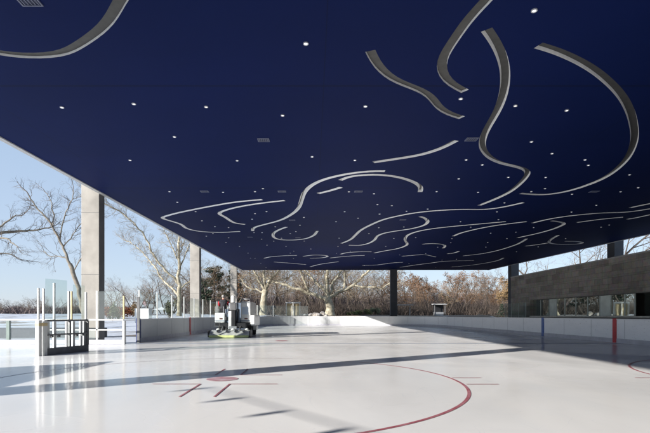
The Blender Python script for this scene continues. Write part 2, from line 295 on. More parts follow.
def ground_mat():
    m, nt, out = new_mat('snowy_ground')
    L = nt.links.new
    p = nt.nodes.new('ShaderNodeBsdfPrincipled'); L(p.outputs[0], out.inputs[0])
    tc = nt.nodes.new('ShaderNodeTexCoord')
    n = nt.nodes.new('ShaderNodeTexNoise'); n.inputs['Scale'].default_value = .16; n.inputs['Detail'].default_value = 8; n.inputs['Roughness'].default_value = .65
    L(tc.outputs['Object'], n.inputs['Vector'])
    sp = nt.nodes.new('ShaderNodeSeparateXYZ'); L(tc.outputs['Object'], sp.inputs[0])
    rx = nt.nodes.new('ShaderNodeMapRange'); rx.inputs[1].default_value = -14; rx.inputs[2].default_value = -2
    rx.inputs[3].default_value = .07; rx.inputs[4].default_value = -.08; L(sp.outputs['X'], rx.inputs[0])
    ad = nt.nodes.new('ShaderNodeMath'); ad.operation = 'ADD'; L(n.outputs['Fac'], ad.inputs[0]); L(rx.outputs[0], ad.inputs[1])
    r = nt.nodes.new('ShaderNodeMapRange'); r.inputs[1].default_value = .46; r.inputs[2].default_value = .54; L(ad.outputs[0], r.inputs[0])
    n2 = nt.nodes.new('ShaderNodeTexNoise'); n2.inputs['Scale'].default_value = 2.5; n2.inputs['Detail'].default_value = 8
    L(tc.outputs['Object'], n2.inputs['Vector'])
    d = nt.nodes.new('ShaderNodeMix'); d.data_type = 'RGBA'
    d.inputs['A'].default_value = (.07, .05, .035, 1); d.inputs['B'].default_value = (.19, .145, .10, 1); L(n2.outputs['Fac'], d.inputs['Factor'])
    x = nt.nodes.new('ShaderNodeMix'); x.data_type = 'RGBA'; x.inputs['B'].default_value = (.50, .52, .56, 1)
    L(r.outputs[0], x.inputs['Factor']); L(d.outputs['Result'], x.inputs['A']); L(x.outputs['Result'], p.inputs['Base Color'])
    p.inputs['Roughness'].default_value = .85
    b = nt.nodes.new('ShaderNodeBump'); b.inputs['Strength'].default_value = .5; b.inputs['Distance'].default_value = .1
    L(n2.outputs['Fac'], b.inputs['Height']); L(b.outputs[0], p.inputs['Normal'])
    return m

M = {}
M['ice'] = ice_mat(); M['soffit'] = soffit_mat(); M['stone'] = stone_mat(); M['ground'] = ground_mat()
M['paint_red'] = mat('red_ice_paint', (.36, .06, .08), .35, col2=(.56, .24, .27), scale=5)
M['paint_spot'] = mat('faded_red_spot', (.46, .11, .14), .3, col2=(.74, .58, .60), scale=4)
M['paint_worn'] = mat('worn_red_paint', (.78, .70, .69), .35, col2=(.90, .885, .87), scale=.9)
M['paint_blue'] = mat('blue_ice_paint', (.22, .30, .45), .4, var=.25, scale=12)
M['concrete'] = mat('pale_concrete', (.30, .282, .255), .85, var=.24, scale=1.0, detail=8, bump=.25, bscale=30)
M['shaded_concrete'] = mat('shaded_pillar_concrete', (.070, .074, .085), .7, var=.15, scale=1.6, bump=.2, bscale=30)  # canopy shade painted into the colour of the far and right pillars
M['shade_joint_concrete'] = mat('shaded_side_and_joint_concrete', (.12, .12, .125), .8, var=.15, scale=1.6, bump=.2, bscale=30)  # painted shade for the pillar side turned from the sun; also form joints
M['slab'] = mat('roof_slab', (.30, .29, .28), .8)
M['trim'] = mat('pale_trim', (.55, .55, .55), .5, var=.08)
M['tray'] = mat('silver_channel_wall', (.93, .95, .97), .45, var=.08, scale=8)
M['tray_top'] = mat('channel_back', (.060, .060, .058), .45, var=.2, scale=8)
M['lens'] = mat('downlight_lens', (.9, .9, .9), .3, emit=((1, .97, .92), 1.2))
M['lens_lit'] = mat('lit_downlight_lens', (.9, .9, .9), .3, emit=((1, .92, .76), 1.0))
M['ring'] = mat('downlight_ring', (.62, .64, .68), .35, metal=.3)
M['vent'] = mat('grille_frame', (.15, .17, .26), .5)
M['vent_dark'] = mat('grille_inner', (.03, .04, .09), .6)
M['board'] = mat('white_board_plastic', (.84, .865, .90), .38, var=.05, scale=.8, spec=.4)
def scuffed_light_ramp_board(): # scuffs, plus a ramp evening the light: sunlit boards darker, shaded right lighter
    m, nt, out = new_mat('scuffed_light_ramp_board'); L = nt.links.new
    p = nt.nodes.new('ShaderNodeBsdfPrincipled'); L(p.outputs[0], out.inputs[0]); p.inputs['Roughness'].default_value = .36; p.inputs['Specular IOR Level'].default_value = .4
    tc = nt.nodes.new('ShaderNodeTexCoord')
    def nz(scale, sc, d, r):
        mp = nt.nodes.new('ShaderNodeMapping'); mp.inputs['Scale'].default_value = sc; L(tc.outputs['Object'], mp.inputs[0])
        n = nt.nodes.new('ShaderNodeTexNoise'); n.inputs['Scale'].default_value = scale; n.inputs['Detail'].default_value = d; n.inputs['Roughness'].default_value = r
        L(mp.outputs[0], n.inputs['Vector']); return n.outputs['Fac']
    def rg(v, a, b, c, d):
        r = nt.nodes.new('ShaderNodeMapRange'); r.inputs[1].default_value = a; r.inputs[2].default_value = b; r.inputs[3].default_value = c; r.inputs[4].default_value = d; L(v, r.inputs[0]); return r.outputs[0]
    a = nt.nodes.new('ShaderNodeMix'); a.data_type = 'RGBA'; a.inputs['A'].default_value = (.91, .93, .955, 1); a.inputs['B'].default_value = (.82, .84, .87, 1)
    L(rg(nz(1.1, (1, 1, 3), 6, .65), .50, .78, 0, .75), a.inputs['Factor'])
    b = nt.nodes.new('ShaderNodeMix'); b.data_type = 'RGBA'; b.inputs['B'].default_value = (.10, .10, .12, 1)
    L(rg(nz(7, (1, 1, 2.5), 4, .75), .63, .70, 0, .6), b.inputs['Factor']); 
    sx = nt.nodes.new('ShaderNodeSeparateXYZ'); L(tc.outputs['Object'], sx.inputs[0])
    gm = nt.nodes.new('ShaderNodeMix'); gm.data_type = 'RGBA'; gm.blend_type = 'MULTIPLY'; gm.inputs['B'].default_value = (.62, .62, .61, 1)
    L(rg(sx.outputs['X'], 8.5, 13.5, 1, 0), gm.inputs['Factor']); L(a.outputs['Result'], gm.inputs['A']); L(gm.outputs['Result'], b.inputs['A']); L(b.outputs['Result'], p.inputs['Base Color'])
    return m
M['board'] = scuffed_light_ramp_board()
M['kick'] = mat('kick_strip', (.50, .50, .55), .45, var=.12)
M['cap'] = mat('board_cap', (.80, .81, .82), .4, var=.05)
M['seam'] = mat('dark_seam', (.20, .21, .24), .6)
M['red'] = mat('red_stripe', (.50, .02, .035), .4)
M['blue'] = mat('blue_stripe', (.03, .11, .38), .4)
M['navy'] = mat('navy_edge', (.02, .035, .14), .5)
M['alu'] = mat('white_aluminium', (.58, .58, .565), .35, metal=.25, var=.06)
M['dark_metal'] = mat('dark_metal', (.15, .15, .152), .45, metal=.3, var=.2)
M['grey_metal'] = mat('grey_metal', (.33, .34, .35), .4, metal=.5)
M['yellow_edge'] = mat('tan_edge', (.52, .42, .24), .6)
M['glass'] = glass_mat('clear_shield', (.90, .96, .95))
M['green_glass'] = glass_mat('green_shield', (.88, .96, .93), .06, .8, 3)
M['win'] = window_mat('dark_window', (.09, .105, .10), .5)
M['win_clear'] = window_mat('reflective_window', (.16, .18, .16), .75)
M['frost'] = mat('frosted_panel', (.62, .70, .67), .25, var=.12, scale=2)
M['mullion'] = mat('mullion', (.42, .46, .45), .4, metal=.4)
M['recess'] = mat('dark_recess', (.17, .165, .16), .8)
M['coping'] = mat('pale_coping', (.36, .36, .36), .7)
M['green_post'] = mat('grey_green_post', (.16, .21, .19), .5)
M['sill'] = mat('pale_sill', (.70, .68, .62), .6)
M['unseen_floor'] = mat('unseen_dark_floor', (.045, .045, .048), .8, var=.2, scale=3)  # kept dark so little light bounces up to the near ceiling
M['paving'] = mat('concrete_paving', (.36, .35, .34), .85, scale=.7, bump=.2)
M['slate'] = mat('shadow_and_roof_slate', (.045, .05, .065), .8, var=.3, scale=3)  # dark tone of the snow's shadow band, also far roof and windows
M['bark_pale'] = mat('plane_bark', (.17, .145, .10), .85, col2=(.50, .455, .34), scale=2.2, bump=.3, detail=6)
M['bark_twig'] = mat('plane_twig', (.25, .205, .145), .9, var=.25)
M['bark_grey'] = mat('grey_bark', (.20, .175, .14), .9, var=.3, scale=3)
M['twig_dark'] = mat('dark_twig', (.115, .095, .08), .9, var=.3)
M['wood_trunk'] = mat('woodland_bark', (.080, .062, .050), .9, var=.35, scale=1.5, rnd=.3)
M['wood_twig'] = mat('woodland_twig', (.165, .115, .075), .9, var=.35, scale=.9, rnd=.5)
M['leaf_rust'] = mat('rust_leaf', (.200, .110, .060), .85, var=.4, scale=1.2, rnd=.5)
M['leaf_tan'] = mat('tan_leaf', (.26, .185, .11), .85, var=.35, scale=1.2, rnd=.15)
M['leaf_dark'] = mat('evergreen_needle', (.036, .050, .030), .8, var=.5, scale=1.5, rnd=.25)
M['leaf_red'] = mat('red_brown_leaf', (.22, .085, .045), .85, var=.4, scale=1.5, rnd=.2)
M['leaf_green'] = mat('dull_green_leaf', (.085, .10, .04), .85, var=.4, scale=1.5, rnd=.2)
M['brush'] = mat('brush', (.062, .046, .036), .9, var=.5, scale=.35)
M['far_wood'] = mat('far_wood', (.125, .098, .096), .95, var=.3, scale=.15)
M['rock'] = mat('boulder', (.28, .22, .16), .9, col2=(.62, .60, .58), scale=1.6, bump=.6, bscale=6)
M['white'] = mat('white_enamel', (.60, .60, .58), .35, col2=(.78, .79, .78), scale=3.5, spec=.5, coat=.2, detail=8)
M['white_cool'] = mat('pale_blue_enamel', (.42, .50, .60), .35, var=.1, scale=2)
M['steel_blue'] = mat('shaded_steel_blue', (.13, .17, .23), .4, var=.3, scale=3)  # shade on the tank painted in as blue grey; stripes share it
M['black'] = mat('black_paint', (.014, .014, .016), .45)
M['rubber'] = mat('rubber', (.018, .018, .018), .8)
M['sled'] = mat('worn_aluminium', (.56, .56, .53), .45, metal=.35, var=.25, scale=5)
M['towel'] = mat('yellow_green_squeegee', (.56, .60, .25), .7, var=.12)
M['tail'] = mat('tail_lamp', (.10, .02, .02), .25)
M['skin'] = mat('skin', (.50, .31, .23), .55, var=.08)
M['hair'] = mat('grey_hair', (.26, .25, .24), .8)
M['coat_black'] = mat('black_jacket', (.018, .018, .024), .8, var=.3)
M['coat_red'] = mat('red_sleeve', (.36, .02, .03), .75, var=.2)
M['coat_blue'] = mat('dark_blue_coat', (.022, .028, .05), .8, var=.3)
M['jeans'] = mat('dark_trousers', (.035, .04, .06), .85)
M['building_far'] = mat('far_facade', (.10, .11, .15), .8)

# ------------------------------------------------------------------ mesh helpers
class MB:
    def __init__(s): s.v = []; s.f = []; s.mi = []
    def quad(s, a, b, c, d, m=0):
        k = len(s.v); s.v += [tuple(a), tuple(b), tuple(c), tuple(d)]; s.f.append((k, k + 1, k + 2, k + 3)); s.mi.append(m)
    def tri(s, a, b, c, m=0):
        k = len(s.v); s.v += [tuple(a), tuple(b), tuple(c)]; s.f.append((k, k + 1, k + 2)); s.mi.append(m)
    def box(s, x0, x1, y0, y1, z0, z1, m=0, T=None):
        k = len(s.v)
        P = [(x0, y0, z0), (x1, y0, z0), (x1, y1, z0), (x0, y1, z0), (x0, y0, z1), (x1, y0, z1), (x1, y1, z1), (x0, y1, z1)]
        if T: P = [tuple(T @ Vector(p)) for p in P]
        s.v += P
        for f in ((0, 3, 2, 1), (4, 5, 6, 7), (0, 1, 5, 4), (1, 2, 6, 5), (2, 3, 7, 6), (3, 0, 4, 7)):
            s.f.append(tuple(k + i for i in f)); s.mi.append(m)
    def tube(s, pts, rad, n=8, cap=True, m=0):
        pts = [Vector(p) for p in pts]; k0 = len(s.v); ref = None
        for i, p in enumerate(pts):
            t = (pts[min(i + 1, len(pts) - 1)] - pts[max(i - 1, 0)])
            if t.length < 1e-9: t = Vector((0, 0, 1))
            t.normalize()
            if ref is None:
                ref = Vector((1, 0, 0)) if abs(t.x) < .8 else Vector((0, 1, 0))
            u = ref - t * ref.dot(t)
            if u.length < 1e-6: u = t.orthogonal()
            u.normalize(); ref = u; w = t.cross(u)
            r = rad[i] if hasattr(rad, '__len__') else rad
            for j in range(n):
                a = 2 * PI * j / n
                s.v.append(tuple(p + u * (r * math.cos(a)) + w * (r * math.sin(a))))
        for i in range(len(pts) - 1):
            for j in range(n):
                a = k0 + i * n + j; b = k0 + i * n + (j + 1) % n
                s.f.append((a, b, b + n, a + n)); s.mi.append(m)
        if cap:
            s.f.append(tuple(k0 + j for j in reversed(range(n)))); s.mi.append(m)
            e = k0 + (len(pts) - 1) * n
            s.f.append(tuple(e + j for j in range(n))); s.mi.append(m)
    def sphere(s, c, r, nu=12, nv=8, m=0):
        c = Vector(c); r = r if hasattr(r, '__len__') else (r, r, r); k = len(s.v)
        for i in range(nv + 1):
            th = PI * i / nv
            for j in range(nu):
                ph = 2 * PI * j / nu
                s.v.append((c.x + r[0] * math.sin(th) * math.cos(ph), c.y + r[1] * math.sin(th) * math.sin(ph), c.z + r[2] * math.cos(th)))
        for i in range(nv):
            for j in range(nu):
                a = k + i * nu + j; b = k + i * nu + (j + 1) % nu
                s.f.append((a, a + nu, b + nu, b)); s.mi.append(m)
    def sweep(s, path, prof, closed_caps=True, m=0):
        k0 = len(s.v); n = len(prof)
        for i, p in enumerate(path):
            a = Vector(path[max(i - 1, 0)]); b = Vector(path[min(i + 1, len(path) - 1)])
            t = (b - a).normalized(); nrm = Vector((-t.y, t.x))
            for o, z in prof:
                s.v.append((p[0] + nrm.x * o, p[1] + nrm.y * o, z))
        for i in range(len(path) - 1):
            for j in range(n):
                a = k0 + i * n + j; b = k0 + i * n + (j + 1) % n
                s.f.append((a, a + n, b + n, b)); s.mi.append(m)
        if closed_caps:
            s.f.append(tuple(k0 + j for j in range(n))); s.mi.append(m)
            e = k0 + (len(path) - 1) * n
            s.f.append(tuple(e + j for j in reversed(range(n)))); s.mi.append(m)
    def mesh(s, name, mats):
        me = bpy.data.meshes.new(name); me.from_pydata(s.v, [], s.f)
        for mm in (mats if isinstance(mats, (list, tuple)) else [mats]): me.materials.append(mm)
        if len(me.materials) > 1: me.polygons.foreach_set('material_index', s.mi)
        me.update(); return me
    def build(s, name, mats, parent=None, smooth=False, bevel=0, label=None):
        me = s.mesh(name, mats)
        if smooth: me.polygons.foreach_set('use_smooth', [True] * len(me.polygons))
        o = bpy.data.objects.new(name, me); C.objects.link(o)
        if parent: o.parent = parent
        if label: o['label'] = label
        if bevel:
            b = o.modifiers.new('bevel', 'BEVEL'); b.width = bevel; b.segments = 2; b.limit_method = 'ANGLE'
        return o

def tag(o, label, cat, group=None):
    o['label'] = label; o['category'] = cat
    if group: o['group'] = group
    return o
def structure(o, label=None):
    o['kind'] = 'structure'
    if label: o['label'] = label
    return o
def thing(name, label, cat, loc=(0, 0, 0), rz=0, group=None):
    o = bpy.data.objects.new(name, None); C.objects.link(o); o.location = loc; o.rotation_euler = (0, 0, rz)
    o.empty_display_size = .3
    return tag(o, label, cat, group)
def dup(root, loc, rz=0, sc=None, label=None, group=None):
    r = root.copy(); C.objects.link(r); r.location = loc; r.rotation_euler = (0, 0, rz)
    if sc: r.scale = sc
    if label: r['label'] = label
    if group: r['group'] = group
    for ch in list(root.children):
        c = ch.copy(); C.objects.link(c); c.parent = r
        for g in list(ch.children):
            d = g.copy(); C.objects.link(d); d.parent = c
    return r

def smoothstep(a, b, x):
    t = max(0, min(1, (x - a) / (b - a))); return t * t * (3 - 2 * t)

# ------------------------------------------------------------------ setting: ground, ice, paving
RX0, RX1, RYF, RR = -8.0, 13.9, 56.0, 8.5
def hill(x, y):
    if y < 22: return -.06
    near = smoothstep(57.5, 63, y) * 1.25 * smoothstep(-13, -8, x) * (1 - smoothstep(24, 30, x))
    left = smoothstep(24, 95, y) * 1.55
    right = smoothstep(58, 90, y) * 1.4
    h = max(near, left if x < 4 and y > 60 else left * smoothstep(-6, -14, x) if x < -6 else 0, right if y > 60 else 0)
    wob = .10 * math.sin(x * .31 + y * .17) * math.sin(y * .23 - x * .11) * smoothstep(24, 34, y) * (1 if (x < -10 or y > 60) else 0)
    return -.06 + h + wob
def build_ground():
    xs = sorted(set([-900, -600, -420, -300, -220] + [-170 + 5 * i for i in range(18)] + [-80 + 2 * i for i in range(73)] + [70 + 6 * i for i in range(20)] + [220, 300, 420, 600, 900]))
    ys = sorted(set([-200, -120, -80, -50, -30, -10, 10] + [20 + 1.6 * i for i in range(66)] + [128 + 6 * i for i in range(16)] + [230, 260, 300, 360, 450, 600, 900]))
    v = [(x, y, hill(x, y) if y < 230 else 1.6 + (y - 230) * .004) for y in ys for x in xs]
    nx = len(xs); f = []
    for j in range(len(ys) - 1):
        for i in range(nx - 1):
            a = j * nx + i; f.append((a, a + 1, a + nx + 1, a + nx))
    me = bpy.data.meshes.new('ground'); me.from_pydata(v, [], f); me.materials.append(M['ground'])
    me.polygons.foreach_set('use_smooth', [True] * len(me.polygons))
    o = bpy.data.objects.new('ground', me); C.objects.link(o); structure(o, 'snow patched brown winter ground around the rink')
build_ground()

def arc(cx, cy, r, a0, a1, n):
    return [(cx + r * math.cos(a0 + (a1 - a0) * i / n), cy + r * math.sin(a0 + (a1 - a0) * i / n)) for i in range(n + 1)]
def straight(a, b, step=1.2):
    n = max(1, int(math.hypot(b[0] - a[0], b[1] - a[1]) / step))
    return [(a[0] + (b[0] - a[0]) * i / n, a[1] + (b[1] - a[1]) * i / n) for i in range(n + 1)]
def board_path():
    p = straight((RX0, 20.9), (RX0, RYF - RR))[:-1]
    p += arc(RX0 + RR, RYF - RR, RR, PI, PI / 2, 22)[:-1]
    p += straight((RX0 + RR, RYF), (RX1 - RR, RYF))[:-1]
    p += arc(RX1 - RR, RYF - RR, RR, PI / 2, 0, 22)[:-1]
    p += straight((RX1, RYF - RR), (RX1, 3.0))
    return p
PATH = board_path()
def build_ice():
    e = .05
    poly = [(-34, -1.2), (RX1 + e, -1.2), (RX1 + e, RYF - RR)]
    poly += arc(RX1 - RR, RYF - RR, RR + e, 0, PI / 2, 20)[1:]
    poly += arc(RX0 + RR, RYF - RR, RR + e, PI / 2, PI, 20)
    poly += [(RX0 - e, 19.62), (-34, 19.62)]
    me = bpy.data.meshes.new('ice'); me.from_pydata([(x, y, 0) for x, y in poly], [], [tuple(range(len(poly)))])
    me.materials.append(M['ice']); o = bpy.data.objects.new('ice', me); C.objects.link(o)
    structure(o, 'white resurfaced ice of the rink')
build_ice()
b = MB(); b.box(RX1 + .12, 20.0, -10, 60, -.3, .02); structure(b.build('pavement', M['paving']), 'pavement strip between the boards and the stone building')

b = MB(); b.box(-34, RX1 + .1, -60, -1.21, -.3, .015); structure(b.build('floor', M['unseen_floor']), 'unseen dark floor added behind the near end of the ice to dim the ceiling')  # unseen floor, added to darken the ceiling near the camera
# painted lines on the ice
CX, CY = -1.8, 9.03
def ring(cx, cy, r, w, a0=0, a1=2 * PI, n=96, z=.004):
    mb = MB(); cy -= .2
    for i in range(n):
        t0 = a0 + (a1 - a0) * i / n; t1 = a0 + (a1 - a0) * (i + 1) / n
        q = lambda t, rr: (cx + rr * math.cos(t), cy + rr * math.sin(t), z)
        mb.quad(q(t0, r - w / 2), q(t0, r + w / 2), q(t1, r + w / 2), q(t1, r - w / 2))
    return mb
def strip(mb, x0, x1, y0, y1, z=.004): mb.quad((x0, y0, z), (x1, y0, z), (x1, y1, z), (x0, y1, z))
def faceoff(cx, label, side):
    t = thing('faceoff_marking', label, 'ice marking', (cx, CY, 0))
    if side == 0:
        ring(0, 0, 4.57, .055, math.radians(-125), math.radians(48), 60).build('circle_line', M['paint_red'], t)
        ring(0, 0, 4.57, .05, math.radians(48), math.radians(235), 60).build('worn_circle_line', M['paint_worn'], t, label='worn pale stretch of the red circle')
    else: ring(0, 0, 4.57, .055).build('circle_line', M['paint_red'], t)
    mb = MB(); k = 40
    for i in range(k):
        a0 = 2 * PI * i / k; a1 = 2 * PI * (i + 1) / k
        mb.tri((0, 0, .005), (.31 * math.cos(a0), .31 * math.sin(a0), .005), (.31 * math.cos(a1), .31 * math.sin(a1), .005))
    mb.build('faceoff_spot', M['paint_spot'], t)
    for sx in (-1, 1):
        for sy in (-1, 1):
            mb = MB()
            y = -.68 if sy < 0 else .58
            strip(mb, min(sx * .25, sx * 1.15), max(sx * .25, sx * 1.15), y - .017, y + .017, .006)
            strip(mb, sx * .27 - .017, sx * .27 + .017, *((y - 1.30, y - .022) if sy < 0 else (y + .022, y + 1.1)), .006)
            mb.build('corner_mark', M['paint_red'], t)
        for yy in (-.70, .16):
            mb = MB(); strip(mb, min(sx * 4.60, sx * 5.2), max(sx * 4.60, sx * 5.2), yy - .017, yy + .017, .006)
            mb.build('hash_mark', M['paint_red'], t)
    return t
faceoff(CX, 'red faceoff circle with spot and corner marks on the near ice', 0)
faceoff(11.7, 'red faceoff circle cut off by the right edge of the picture', 1)
def spot(x, y, label):
    mb = MB(); k = 30
    for i in range(k):
        a0 = 2 * PI * i / k; a1 = 2 * PI * (i + 1) / k
        mb.tri((x, y, .004), (x + .31 * math.cos(a0), y + .31 * math.sin(a0), .004), (x + .31 * math.cos(a1), y + .31 * math.sin(a1), .004))
    tag(mb.build('faceoff_spot', M['paint_red']), label, 'ice marking')
spot(-1.55, 22.4, 'small red faceoff spot on the ice right of the ice resurfacer')
mb = MB(); strip(mb, RX0 + .02, RX1 - .03, 20.25, 20.49); tag(mb.build('blue_line', M['paint_blue']), 'thin faded grey blue line crossing the whole ice before the resurfacer', 'ice marking')

# ------------------------------------------------------------------ canopy
XE, XR, YN, YF, ZS, SL = -9.63, 23.5, -14.0, 61.0, 6.5, .0132
def zs(y): return ZS + SL * y
def catmull(P, step=.18):
    P = [Vector(p) for p in P]; out = []
    Q = [2 * P[0] - P[1]] + P + [2 * P[-1] - P[-2]]
    for i in range(1, len(Q) - 2):
        n = max(2, int((Q[i + 1] - Q[i]).length / step))
        for k in range(n):
            t = k / n
            out.append(.5 * ((2 * Q[i]) + (-Q[i - 1] + Q[i + 1]) * t + (2 * Q[i - 1] - 5 * Q[i] + 4 * Q[i + 1] - Q[i + 2]) * t * t + (-Q[i - 1] + 3 * Q[i] - 3 * Q[i + 1] + Q[i + 2]) * t ** 3))
    out.append(P[-1])
    for _ in range(4):
        out = [out[0]] + [(out[i - 1] + out[i] * 2 + out[i + 1]) / 4 for i in range(1, len(out) - 1)] + [out[-1]]
    return [p for p in out if XE + .4 < p.x < XR - .4 and p.y < YF - .5]
canopy = thing('rink_canopy', 'huge flat navy canopy roof with silver swirls above the ice', 'roof', (0, 0, 0))
def build_canopy():
    HW = .105
    outer = [Vector((XE, YN)), Vector((XR, YN)), Vector((XR, YF)), Vector((XE, YF))]
    verts = list(outer); faces = [[0, 1, 2, 3]]
    trays = []
    for sw in SWIRLS:
        c = catmull(sw)
        if len(c) < 3: continue
        L_, R_ = [], []
        for i, p in enumerate(c):
            t = (c[min(i + 1, len(c) - 1)] - c[max(i - 1, 0)]).normalized(); n = Vector((-t.y, t.x))
            L_.append(p + n * HW); R_.append(p - n * HW)
        trays.append((L_, R_))
        loop = R_ + L_[::-1]
        k = len(verts); verts += loop; faces.append(list(range(k, k + len(loop))))
    ov, oe, of, _, _, orf = delaunay_2d_cdt(verts, [], faces, 0, 1e-5)
    keep = [f for f, o in zip(of, orf) if list(o) == [0]]
    mb = MB(); mb.v = [(p.x, p.y, zs(p.y)) for p in ov]; mb.f = [tuple(reversed(f)) for f in keep]; mb.mi = [0] * len(keep)
    mb.build('soffit', M['soffit'], canopy)
    for L_, R_ in trays:
        t = MB(); ym = sum(p.y for p in L_) / len(L_); DEP = .048 + .105 * smoothstep(11, 24, ym)
        fl = .02 + .36 * smoothstep(12, 22, ym)    # flared silver sides
        A_ = [l.lerp(r, fl) for l, r in zip(L_, R_)]; B_ = [r.lerp(l, fl) for l, r in zip(L_, R_)]
        P = lambda p, d: (p.x, p.y, zs(p.y) + d)
        for i in range(len(L_) - 1):
            t.quad(P(L_[i], 0), P(L_[i + 1], 0), P(A_[i + 1], DEP), P(A_[i], DEP), 0)
            t.quad(P(R_[i], 0), P(R_[i + 1], 0), P(B_[i + 1], DEP), P(B_[i], DEP), 0)
            t.quad(P(A_[i], DEP), P(A_[i + 1], DEP), P(B_[i + 1], DEP), P(B_[i], DEP), 1)
        for i in (0, -1): t.quad(P(L_[i], 0), P(R_[i], 0), P(B_[i], DEP), P(A_[i], DEP), 0)
        t.build('swirl_channel', [M['tray'], M['tray_top']], canopy)
    s = MB(); H = 1.15
    a, b, c, d = [(XE, YN, zs(YN)), (XR, YN, zs(YN)), (XR, YF, zs(YF)), (XE, YF, zs(YF))]
    up = lambda p: (p[0], p[1], p[2] + H)
    s.quad(a, b, up(b), up(a)); s.quad(b, c, up(c), up(b)); s.quad(c, d, up(d), up(c)); s.quad(d, a, up(a), up(d)); s.quad(up(a), up(b), up(c), up(d))
    s.build('roof_slab', M['slab'], canopy)
    e = MB(); w = .16; q = .035
    def rim(x0, x1, y0, y1):
        for (ya, yb) in ((y0, y1),):
            k = len(e.v)
            e.v += [(x0, ya, zs(ya) - q), (x1, ya, zs(ya) - q), (x1, yb, zs(yb) - q), (x0, yb, zs(yb) - q), (x0, ya, zs(ya) + .02), (x1, ya, zs(ya) + .02), (x1, yb, zs(yb) + .02), (x0, yb, zs(yb) + .02)]
            for f in ((0, 3, 2, 1), (4, 5, 6, 7), (0, 1, 5, 4), (1, 2, 6, 5), (2, 3, 7, 6), (3, 0, 4, 7)): e.f.append(tuple(k + i for i in f)); e.mi.append(0)
    rim(XE - .012, XE + w, YN, YF)
    e.build('edge_trim', M['trim'], canopy)
    e = MB(); rim(XR - .08, XR + .012, YN, YF); e.build('edge_trim', M['trim'], canopy)
build_canopy()

# downlights and grilles
def light_proto(lit, label):
    t = thing('ceiling_light', label, 'downlight', (0, 0, 0), 0, 'downlights in the navy ceiling'); t.scale = (.7, .7, .7)
    mb = MB(); n = 16
    for i in range(n):
        a0 = 2 * PI * i / n; a1 = 2 * PI * (i + 1) / n
        c = lambda a, r, z: (r * .86 * math.cos(a), r * .86 * math.sin(a), z)
        mb.quad(c(a0, .088, 0), c(a1, .088, 0), c(a1, .088, -.03), c(a0, .088, -.03))
        mb.quad(c(a0, .088, -.03), c(a1, .088, -.03), c(a1, .055, -.03), c(a0, .055, -.03))
        mb.quad(c(a0, .055, -.03), c(a1, .055, -.03), c(a1, .055, -.008), c(a0, .055, -.008))
    mb.build('trim_ring', M['ring'], t)
    mb = MB()
    for i in range(n):
        a0 = 2 * PI * i / n; a1 = 2 * PI * (i + 1) / n
        mb.tri((0, 0, -.012), (.047 * math.cos(a0), .047 * math.sin(a0), -.010), (.047 * math.cos(a1), .047 * math.sin(a1), -.010))
    mb.build('lens', M['lens_lit' if lit else 'lens'], t)
    return t
SHARED = 'small round white downlight among the many farther dots across the navy ceiling'
OWN = ['lone round downlight in the dark upper middle of the ceiling', 'round downlight near the top between the two large right hand swirls',
       'leftmost round downlight of the near row on the left of the ceiling', 'second round downlight from the left in the near row',
       'warm lit oval downlight left of centre in the near row', 'downlight at the right end of the near left row above a rectangular grille',
       'downlight below the near left row left of the rectangular grille', 'leftmost downlight beside the sloping left canopy edge',
       'downlight directly left of and under the small square grille left of centre', None,
       'downlight beside the upper left wavy swirl right of centre', 'downlight just below the tip of the tall hooked swirl',
       'warm lit oval downlight between the snake swirl and the big arched swirl', 'downlight inside the curve of the big arched right swirl']
LSET = {4: True, 12: True, 57: True}
protos = {}
for i, (x, y) in enumerate(LIGHTS):
    lit = bool(LSET.get(i)); lab = OWN[i] if i < len(OWN) and OWN[i] else SHARED
    if lit not in protos:
        o = light_proto(lit, lab); protos[lit] = o; o.location = (x, y, zs(y)); o['label'] = lab
    else: dup(protos[lit], (x, y, zs(y)), 0, None, lab)
VL = ['rectangular ceiling grille cut by the top left picture edge', 'square ceiling grille left of centre between downlights', 'square ceiling grille beside the snake shaped swirl',
      'grille above the long left hand swirl', 'grille left of the big S shaped swirl', 'grille right of the short straight channel', 'grille under the end of the big arched swirl',
      'small grille below the middle of the S shaped swirl', 'small grille inside the far right hooked swirl', 'small far grille left of the open oval swirl', 'small far grille above the open oval swirl']
for (x, y), lab in zip(VENTS, VL):
    t = thing('ceiling_grille', lab, 'grille', (x, y, zs(y)), 0, 'rectangular grilles in the ceiling')
    mb = MB(); w, d = .18, .14
    mb.box(-w, w, -d, -d + .025, -.02, .0); mb.box(-w, w, d - .025, d, -.02, .0); mb.box(-w, -w + .025, -d + .026, d - .026, -.02, .0); mb.box(w - .025, w, -d + .026, d - .026, -.02, .0)
    for k in range(5):
        xx = -w + .06 * (k + 1); mb.box(xx - .008, xx + .008, -d + .026, d - .026, -.014, -.008)
    mb.build('frame', M['vent'], t)
    mb = MB(); mb.quad((-w + .025, -d + .025, -.004), (w - .025, -d + .025, -.004), (w - .025, d - .025, -.004), (-w + .025, d - .025, -.004)); mb.build('backing', M['vent_dark'], t)

